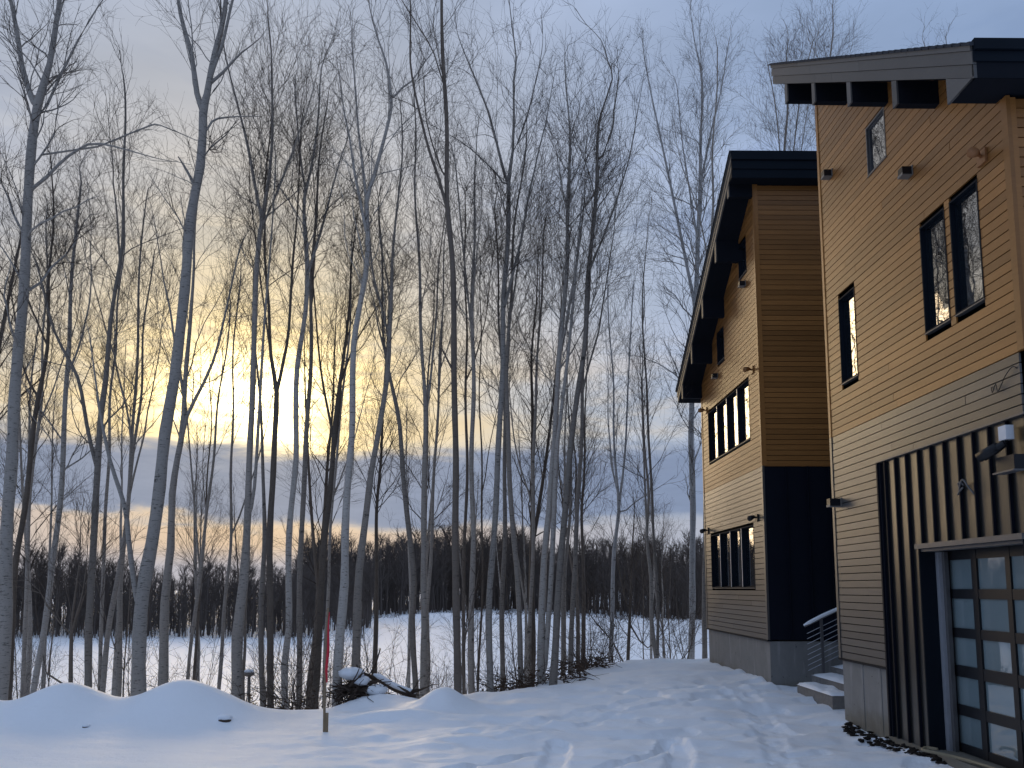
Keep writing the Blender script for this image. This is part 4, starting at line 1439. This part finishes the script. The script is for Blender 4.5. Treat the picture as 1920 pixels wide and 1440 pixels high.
G3 = 'bare shrubs along the slope'
L3 = 'low bare shrub of thin tangled twigs below the crest'
sh = []
n = 0
while n < 28:
    px = rp.uniform(0, 1310)
    Y = rp.uniform(14.5, 27)
    X = (px - 945) / 1500 * Y
    ye = np.interp(X, EDGE_X, EDGE_Y)
    if Y < ye + 0.4 or Y > ye + 9:
        continue
    if n < 4:
        sh.append(shrub('bare_shrub', L3, G3, X, Y, 1.5 + 0.25 * n, 9, 500 + n))
    else:
        copy_tree(sh[n % 4], (X, Y, gz(X, Y) - 0.05), rp.uniform(0, 6.28), rp.uniform(0.8, 1.4))
    n += 1

# ------------------------------------------------------------------ the far wood (one mass)


def far_wood():
    rng = np.random.RandomState(42)
    protos_ = []
    for k in range(7):
        h = 1.0
        b = Bag()
        P0 = np.array([[[0, 0, 0], [0.01, 0.0, 0.35], [0.015, 0.01, 0.7], [0.02, 0.0, 1.0]]]) + rng.normal(0, 0.012, (1, 4, 3)) * np.array([1, 1, 0])
        R0 = np.array([[0.014, 0.011, 0.007, 0.002]])
        b.add(chains(P0, R0, 4))
        s1, d1, i1, t1, r1 = sprout(rng, P0, R0, np.array([20]), 0.18, 1.0, 0.4, 0.9, 0.15)
        l1 = (0.10 + 0.28 * (1.1 - t1)) * rng.uniform(0.6, 1.2, 20)
        P1, R1 = stems(rng, s1, d1, l1, np.full(20, 0.0042), 3, 0.14, 0.09, 0.4)
        b.add(chains(P1, R1, 3))
        s2, d2, i2, t2, r2 = sprout(rng, P1, R1, np.full(20, 7), 0.15, 1.0, 0.3, 0.9, 0.1)
        P2, R2 = stems(rng, s2, d2, rng.uniform(0.04, 0.13, len(i2)), np.full(len(i2), 0.0021), 2, 0.16, 0.06, 0.5)
        b.add(chains(P2, R2, 3))
        protos_.append(b.arrays())
    store = bpy.data.collections.new('far_wood_kinds')
    for k, (V, F) in enumerate(protos_):
        store.objects.link(bpy.data.objects.new('far_wood_kind', mesh_np('far_wood_kind', V, F, 'far_twig')))
    spots_ = []
    # left part, nearer; right part beyond the field
    for _ in range(900):
        px = rng.uniform(-620, 700)
        Y = rng.uniform(84, 124) + max(0, (px - 560)) * 0.12
        X = (px - 945) / 1500 * Y
        k = 0.7 + 0.6 * float(vnoise(np.array([X * 0.1 + 70]), np.array([Y * 0.1]))[0])
        spots_.append((X, Y, rng.uniform(5.2, 7.8) * k))
    front = lambda px: np.interp(px, [560, 680, 800, 900, 1000, 1100, 1200, 1300, 1500, 2050], [128, 145, 165, 185, 172, 158, 135, 114, 92, 70])
    for _ in range(1800):
        px = rng.uniform(560, 2050)
        Y = front(px) + rng.uniform(0, 60)
        X = (px - 945) / 1500 * Y
        k = 0.62 + 0.55 * float(vnoise(np.array([X * 0.07 + 20]), np.array([Y * 0.07]))[0])
        spots_.append((X, Y, (0.055 * Y + 5.0) * k * rng.uniform(0.8, 1.15)))
    for _ in range(1500):      # undergrowth
        if rng.rand() < 0.45:
            px = rng.uniform(-600, 690)
            Y = rng.uniform(83, 112)
            h = rng.uniform(1.5, 4.5)
        else:
            px = rng.uniform(600, 2000)
            Y = front(px) + rng.uniform(-2, 40)
            h = rng.uniform(2.0, 7)
        spots_.append(((px - 945) / 1500 * Y, Y, h))
    for _ in range(900):       # low thicket along the near edge on the left
        px = rng.uniform(-600, 700)
        Y = rng.uniform(83, 97) + max(0, (px - 560)) * 0.12
        spots_.append(((px - 945) / 1500 * Y, Y, rng.uniform(0.9, 3.2)))
    for _ in range(520):       # unseen belt behind the camera, added to darken the walls facing it
        spots_.append((rng.uniform(-45, 60), rng.uniform(-52, -24), rng.uniform(9, 13.5)))
    A = np.array(spots_)
    zb = np.where(A[:, 1] < 0, -0.15, -3.2)
    me = bpy.data.meshes.new('far_wood')
    me.vertices.add(len(A))
    me.vertices.foreach_set('co', np.c_[A[:, 0], A[:, 1], zb].astype(np.float32).ravel())
    at_ = me.attributes.new('height', 'FLOAT', 'POINT')
    at_.data.foreach_set('value', A[:, 2].astype(np.float32))
    me.update()
    o = link(bpy.data.objects.new('far_wood', me))
    ng = bpy.data.node_groups.new('plant_wood', 'GeometryNodeTree')
    ng.interface.new_socket('Geometry', in_out='INPUT', socket_type='NodeSocketGeometry')
    ng.interface.new_socket('Geometry', in_out='OUTPUT', socket_type='NodeSocketGeometry')
    N = ng.nodes
    gin, gout = N.new('NodeGroupInput'), N.new('NodeGroupOutput')
    ci = N.new('GeometryNodeCollectionInfo')
    ci.inputs['Collection'].default_value = store
    ci.inputs['Separate Children'].default_value = True
    ip = N.new('GeometryNodeInstanceOnPoints')
    ip.inputs['Pick Instance'].default_value = True
    na = N.new('GeometryNodeInputNamedAttribute')
    na.data_type = 'FLOAT'
    na.inputs['Name'].default_value = 'height'
    rv = N.new('FunctionNodeRandomValue')
    rv.data_type = 'FLOAT'
    rv.inputs[2].default_value = 0.0
    rv.inputs[3].default_value = 6.283
    cx = N.new('ShaderNodeCombineXYZ')
    L = ng.links
    m2p = N.new('GeometryNodeMeshToPoints')
    L.new(gin.outputs[0], m2p.inputs['Mesh'])
    L.new(m2p.outputs[0], ip.inputs['Points'])
    L.new(ci.outputs[0], ip.inputs['Instance'])
    L.new(rv.outputs[1], cx.inputs[2])
    L.new(cx.outputs[0], ip.inputs['Rotation'])
    L.new(na.outputs['Attribute'], ip.inputs['Scale'])
    L.new(ip.outputs[0], gout.inputs[0])
    md = o.modifiers.new('plant_wood', 'NODES')
    md.node_group = ng
    return tag(o, 'dark bare wood along the far side of the snowy field', 'wood', kind='stuff')


far_wood()


def field_scrub():
    """low dead growth poking through the snow on the far berm"""
    rng = np.random.RandomState(9)
    b = Bag()
    n_ = 900
    px = rng.uniform(690, 1330, n_)
    Y = rng.normal(136, 1.8, n_)
    X = (px - 945) / 1500 * Y
    Y = Y - 1.1 * np.maximum(X - 2, 0)
    keep = vnoise(X * 0.25 + 5, Y * 0.2) > 0.45
    X, Y = X[keep], Y[keep]
    z = ground_z(X, Y, False)
    m = len(X)
    P, R = stems(rng, np.c_[X, Y, z - 0.05], norm(np.c_[rng.normal(0, 0.7, (m, 2)), np.ones(m)]), rng.uniform(0.4, 1.1, m), rng.uniform(0.02, 0.06, m), 3, 0.3, 0, 0.4)
    b.add(chains(P, R, 3))
    V, F = b.arrays()
    return tag(obj('field_scrub', V, F, 'far_twig', None, False), 'dark scrub dotting the low berm at the end of the snowy field', 'scrub', kind='stuff')


field_scrub()

# ------------------------------------------------------------------ small things in the yard
# driveway marker: stake with red top
sx0, sy0 = -2.51, 11.5
g0 = gz(sx0, sy0)
mk = empty('marker_stake', (sx0, sy0, g0), 'thin wooden marker stake with a red painted upper half in the snow', 'stake')
MB().tube([(sx0, sy0, g0 - 0.2), (sx0 - 0.012, sy0, g0 + 0.55), (sx0 - 0.006, sy0, g0 + 1.2), (sx0 + 0.01, sy0, g0 + 1.72)], [0.021, 0.019, 0.016, 0.014], 5).build('stake', 'stake_wood', mk)
MB().box(sx0 + 0.012, sx0 + 0.05, sy0 - 0.02, sy0 + 0.016, g0 - 0.2, g0 + 0.26).build('brace_slat', 'stake_wood', mk)
MB().tube([(sx0 + 0.022, sy0 - 0.014, g0 + 0.68), (sx0 + 0.010, sy0 - 0.016, g0 + 0.85), (sx0 + 0.03, sy0 - 0.014, g0 + 1.15), (sx0 + 0.022, sy0 - 0.012, g0 + 1.45), (sx0 + 0.028, sy0, g0 + 1.66)],
          [0.010, 0.020, 0.019, 0.014, 0.006], 6).build('red_ribbon', 'red_ribbon', mk, True)


def lump(rng, c, r, n1=9, n2=14, rough=0.25):
    V, F = [], []
    for i in range(n1):
        t = math.pi * i / (n1 - 1)
        for j in range(n2):
            p = 2 * math.pi * j / n2
            k = 1 + rough * (rng.rand() - 0.5)
            V.append((c[0] + r[0] * math.sin(t) * math.cos(p) * k, c[1] + r[1] * math.sin(t) * math.sin(p) * k, c[2] + r[2] * math.cos(t) * k))
    for i in range(n1 - 1):
        for j in range(n2):
            F.append((i * n2 + j, i * n2 + (j + 1) % n2, (i + 1) * n2 + (j + 1) % n2, (i + 1) * n2 + j))
    return np.array(V), np.array(F)


rs = np.random.RandomState(8)
# snow-covered heap of brush left of the log
bx, by = -2.62, 14.75
gb = gz(bx, by)
hp = empty('brush_heap', (bx, by, gb), 'dark heap of brush under a thick snow cap right of the stout birch', 'brush heap')
b = Bag()
n_ = 260
a = rs.uniform(0, 6.28, n_)
rr = rs.uniform(0, 0.36, n_)
st0 = np.c_[bx + rr * np.cos(a) * 1.2, by + rr * np.sin(a), gb + rs.uniform(-0.05, 0.35, n_) * (1 - rr)]
P1, R1 = stems(rs, st0, norm(rs.normal(0, 1, (n_, 3)) * np.array([1, 1, 0.5])), rs.uniform(0.2, 0.55, n_), rs.uniform(0.006, 0.02, n_), 4, 0.15, 0, 0.4)
b.add(chains(P1, R1, 5))
V, F = b.arrays()
obj('branches', V, F, 'log_bark', hp, True)
for (dx, dy, dz, r1, r2, r3) in [(-0.14, 0.02, 0.45, 0.24, 0.25, 0.11), (0.05, 0.0, 0.32, 0.16, 0.2, 0.08), (0.34, -0.05, 0.16, 0.2, 0.22, 0.10)]:
    V, F = lump(rs, (bx + dx, by + dy, gb + dz), (r1, r2, r3), 9, 14, 0.26)
    obj('snow_cap', V, F, 'snow', hp, True)
# fallen log
lg = empty('fallen_log', (-2.15, 15.0, gz(-2.15, 15.0)), 'fallen log with snow along its back, roots towards the pointed mound', 'log')
gl = gz(-2.1, 15.0)
LP = spline(np.array([(-2.56, 14.9, gl + 0.47), (-2.3, 14.95, gl + 0.38), (-2.0, 15.0, gl + 0.20), (-1.62, 15.05, gl + 0.06)]), 0.08)
MB().tube(LP, np.linspace(0.042, 0.058, len(LP)), 10).build('log', 'log_bark', lg, True)
MB().tube([LP[0] + np.array([-0.012, -0.002, 0.004]), LP[0] + np.array([0.0, 0.0, 0.0])], 0.052, 10).build('cut_end', 'cut_wood', lg)
SP = LP[2:] + np.array([0, -0.01, 0.055])
MB().tube(SP, [0.02] + [0.055] * (len(SP) - 2) + [0.02], 8).build('snow_cap', 'snow', lg, True)
for k in range(9):
    an = rs.uniform(-1.2, 1.0)
    p0 = np.array([-1.72, 14.95, gl + 0.12])
    d0 = np.array([math.cos(an) * rs.choice([-0.6, 1.0]), -0.35 + rs.normal(0, 0.2), math.sin(an) * 0.8])
    P1, R1 = stems(rs, p0[None], norm(d0[None]), np.array([rs.uniform(0.25, 0.55)]), np.array([rs.uniform(0.014, 0.03)]), 5, 0.22, -0.02, 0.3)
    obj('root', *tube(P1[0], R1[0], 6), 'log_bark', lg, True)
MB().tube(spline(np.array([(-2.5, 14.85, gl + 0.42), (-2.35, 14.8, gl + 0.62), (-2.25, 14.8, gl + 0.95)]), 0.1), 0.014, 5).build('broken_branch', 'log_bark', lg, True)
MB().tube(spline(np.array([(-2.5, 14.85, gl + 0.42), (-2.62, 14.8, gl + 0.55), (-2.68, 14.8, gl + 0.66)]), 0.1), 0.016, 5).build('broken_branch', 'log_bark', lg, True)
MB().tube(spline(np.array([(-2.45, 14.82, gl + 0.35), (-2.34, 14.72, gl + 0.12), (-2.26, 14.7, gl - 0.1)]), 0.1), 0.013, 5).build('broken_branch', 'log_bark', lg, True)


def brush_pile(label, x0, x1, y0, y1, n_, seed, h):
    rng = np.random.RandomState(seed)
    cx, cy = (x0 + x1) / 2, (y0 + y1) / 2
    root = empty('brush_pile', (cx, cy, gz(cx, cy)), label, 'brush pile')
    X, Y = rng.uniform(x0, x1, n_), rng.uniform(y0, y1, n_)
    Z = ground_z(X, Y) + rng.uniform(0, h, n_) * rng.rand(n_)
    P1, R1 = stems(rng, np.c_[X, Y, Z], norm(rng.normal(0, 1, (n_, 3)) * np.array([1.2, 0.7, 0.6]) + np.array([0, 0, 0.25])), rng.uniform(0.15, 0.6, n_), rng.uniform(0.004, 0.013, n_), 4, 0.22, 0, 0.4)
    obj('branches', *chains(P1, R1, 4), 'log_bark', root, True)
    m = n_ * 2
    X, Y = rng.uniform(x0, x1, m), rng.uniform(y0, y1, m)
    Z = ground_z(X, Y) + rng.uniform(0, h, m) * rng.rand(m) + 0.02
    d = norm(rng.normal(0, 1, (m, 3)))
    u, v = perp(d)
    s = rng.uniform(0.02, 0.05, m)[:, None]
    C = np.c_[X, Y, Z]
    V = np.stack([C - u * s, C + v * s * 0.5 + d * s * 0.3, C + u * s, C - v * s * 0.5 + d * s * 0.3], 1).reshape(-1, 3)
    F = np.arange(m * 4).reshape(-1, 4)
    o = obj('dead_leaves', V, F, 'dead_leaf', root)
    o['kind'] = 'stuff'
    return root


brush_pile('brown pile of brush and dead leaves at the foot of the central birches', -0.5, 0.75, 16.3, 17.3, 130, 3, 0.45)
brush_pile('brown brush and dead leaves under the double-stemmed birch', 0.6, 1.75, 16.6, 18.2, 130, 4, 0.45)
brush_pile('low twiggy brush tailing off along the crest towards the house', 1.7, 2.4, 18.6, 19.6, 90, 6, 0.35)
brush_pile('small tangle of dead stalks behind the dip left of the red marker', -5.2, -3.3, 14.2, 15.2, 120, 7, 0.5)

# stump with a bracket, stone, mulch along the foundation
sp_ = at(467, 1268, 15.4)
gs = gz(sp_[0], sp_[1])
su = empty('tree_stump', (sp_[0], sp_[1], gs), 'thin broken stump with a round snowy cap left of the dark forked trunk', 'stump')
MB().tube([(sp_[0], sp_[1], gs - 0.2), (sp_[0] + 0.02, sp_[1], gs + 0.2), (sp_[0], sp_[1], sp_[2] + 0.02)], [0.034, 0.03, 0.028], 8).build('stem', 'bark_grey', su, True)
V, F = lump(rs, (sp_[0], sp_[1], sp_[2] + 0.05), (0.105, 0.1, 0.06), 8, 12, 0.15)
obj('cap', V, F, 'bark_grey', su, True)
V, F = lump(rs, (sp_[0], sp_[1], sp_[2] + 0.09), (0.095, 0.09, 0.045), 8, 12, 0.1)
obj('snow_cap', V, F, 'snow', su, True)
for (px, py, r, lab) in [(420, 1352, 0.085, 'dark stone sticking out of the face of the second snow hump'), (160, 1364, 0.045, 'small dark lump in the snow below the left hump')]:
    best = None
    for Yq in np.arange(10.5, 12.8, 0.02):
        p = at(px, py, Yq)
        if p[2] <= gz(p[0], Yq):
            best = p
            break
    if best is None:
        best = at(px, py, 11.8)
    V, F = lump(rs, (best[0], best[1] + r * 0.3, best[2]), (r * 1.15, r, r * 0.6), 8, 12, 0.3)
    st_ = empty('stone', tuple(best), lab, 'stone')
    obj('rock', V, F, 'log_bark', st_, True)
    V, F = lump(rs, (best[0], best[1] + r * 0.5, best[2] + r * 0.5), (r * 1.3, r * 1.2, r * 0.6), 8, 12, 0.12)
    obj('snow_cap', V, F, 'snow', st_, True)

rng = np.random.RandomState(15)
b = Bag()
for k in range(150):
    t = rng.rand()
    y = 11.75 - 2.5 * t
    wdt = 0.30 * math.sin(math.pi * min(1, 0.18 + t * 0.85)) + 0.03
    x = 5.02 - rng.rand() * wdt
    z = gz(x, y) + rng.uniform(-0.01, 0.035)
    s = rng.uniform(0.012, 0.04)
    V, F = lump(rng, (x, y, z), (s * 1.5, s, s * 0.6), 4, 6, 0.5)
    b.add((V, F))
V, F = b.arrays()
tag(obj('mulch_strip', V, F, 'mulch', None, True), 'strip of bare dark soil and chips along the near house foundation', 'soil', kind='stuff')
print('TREE TRIS', TRI[0])
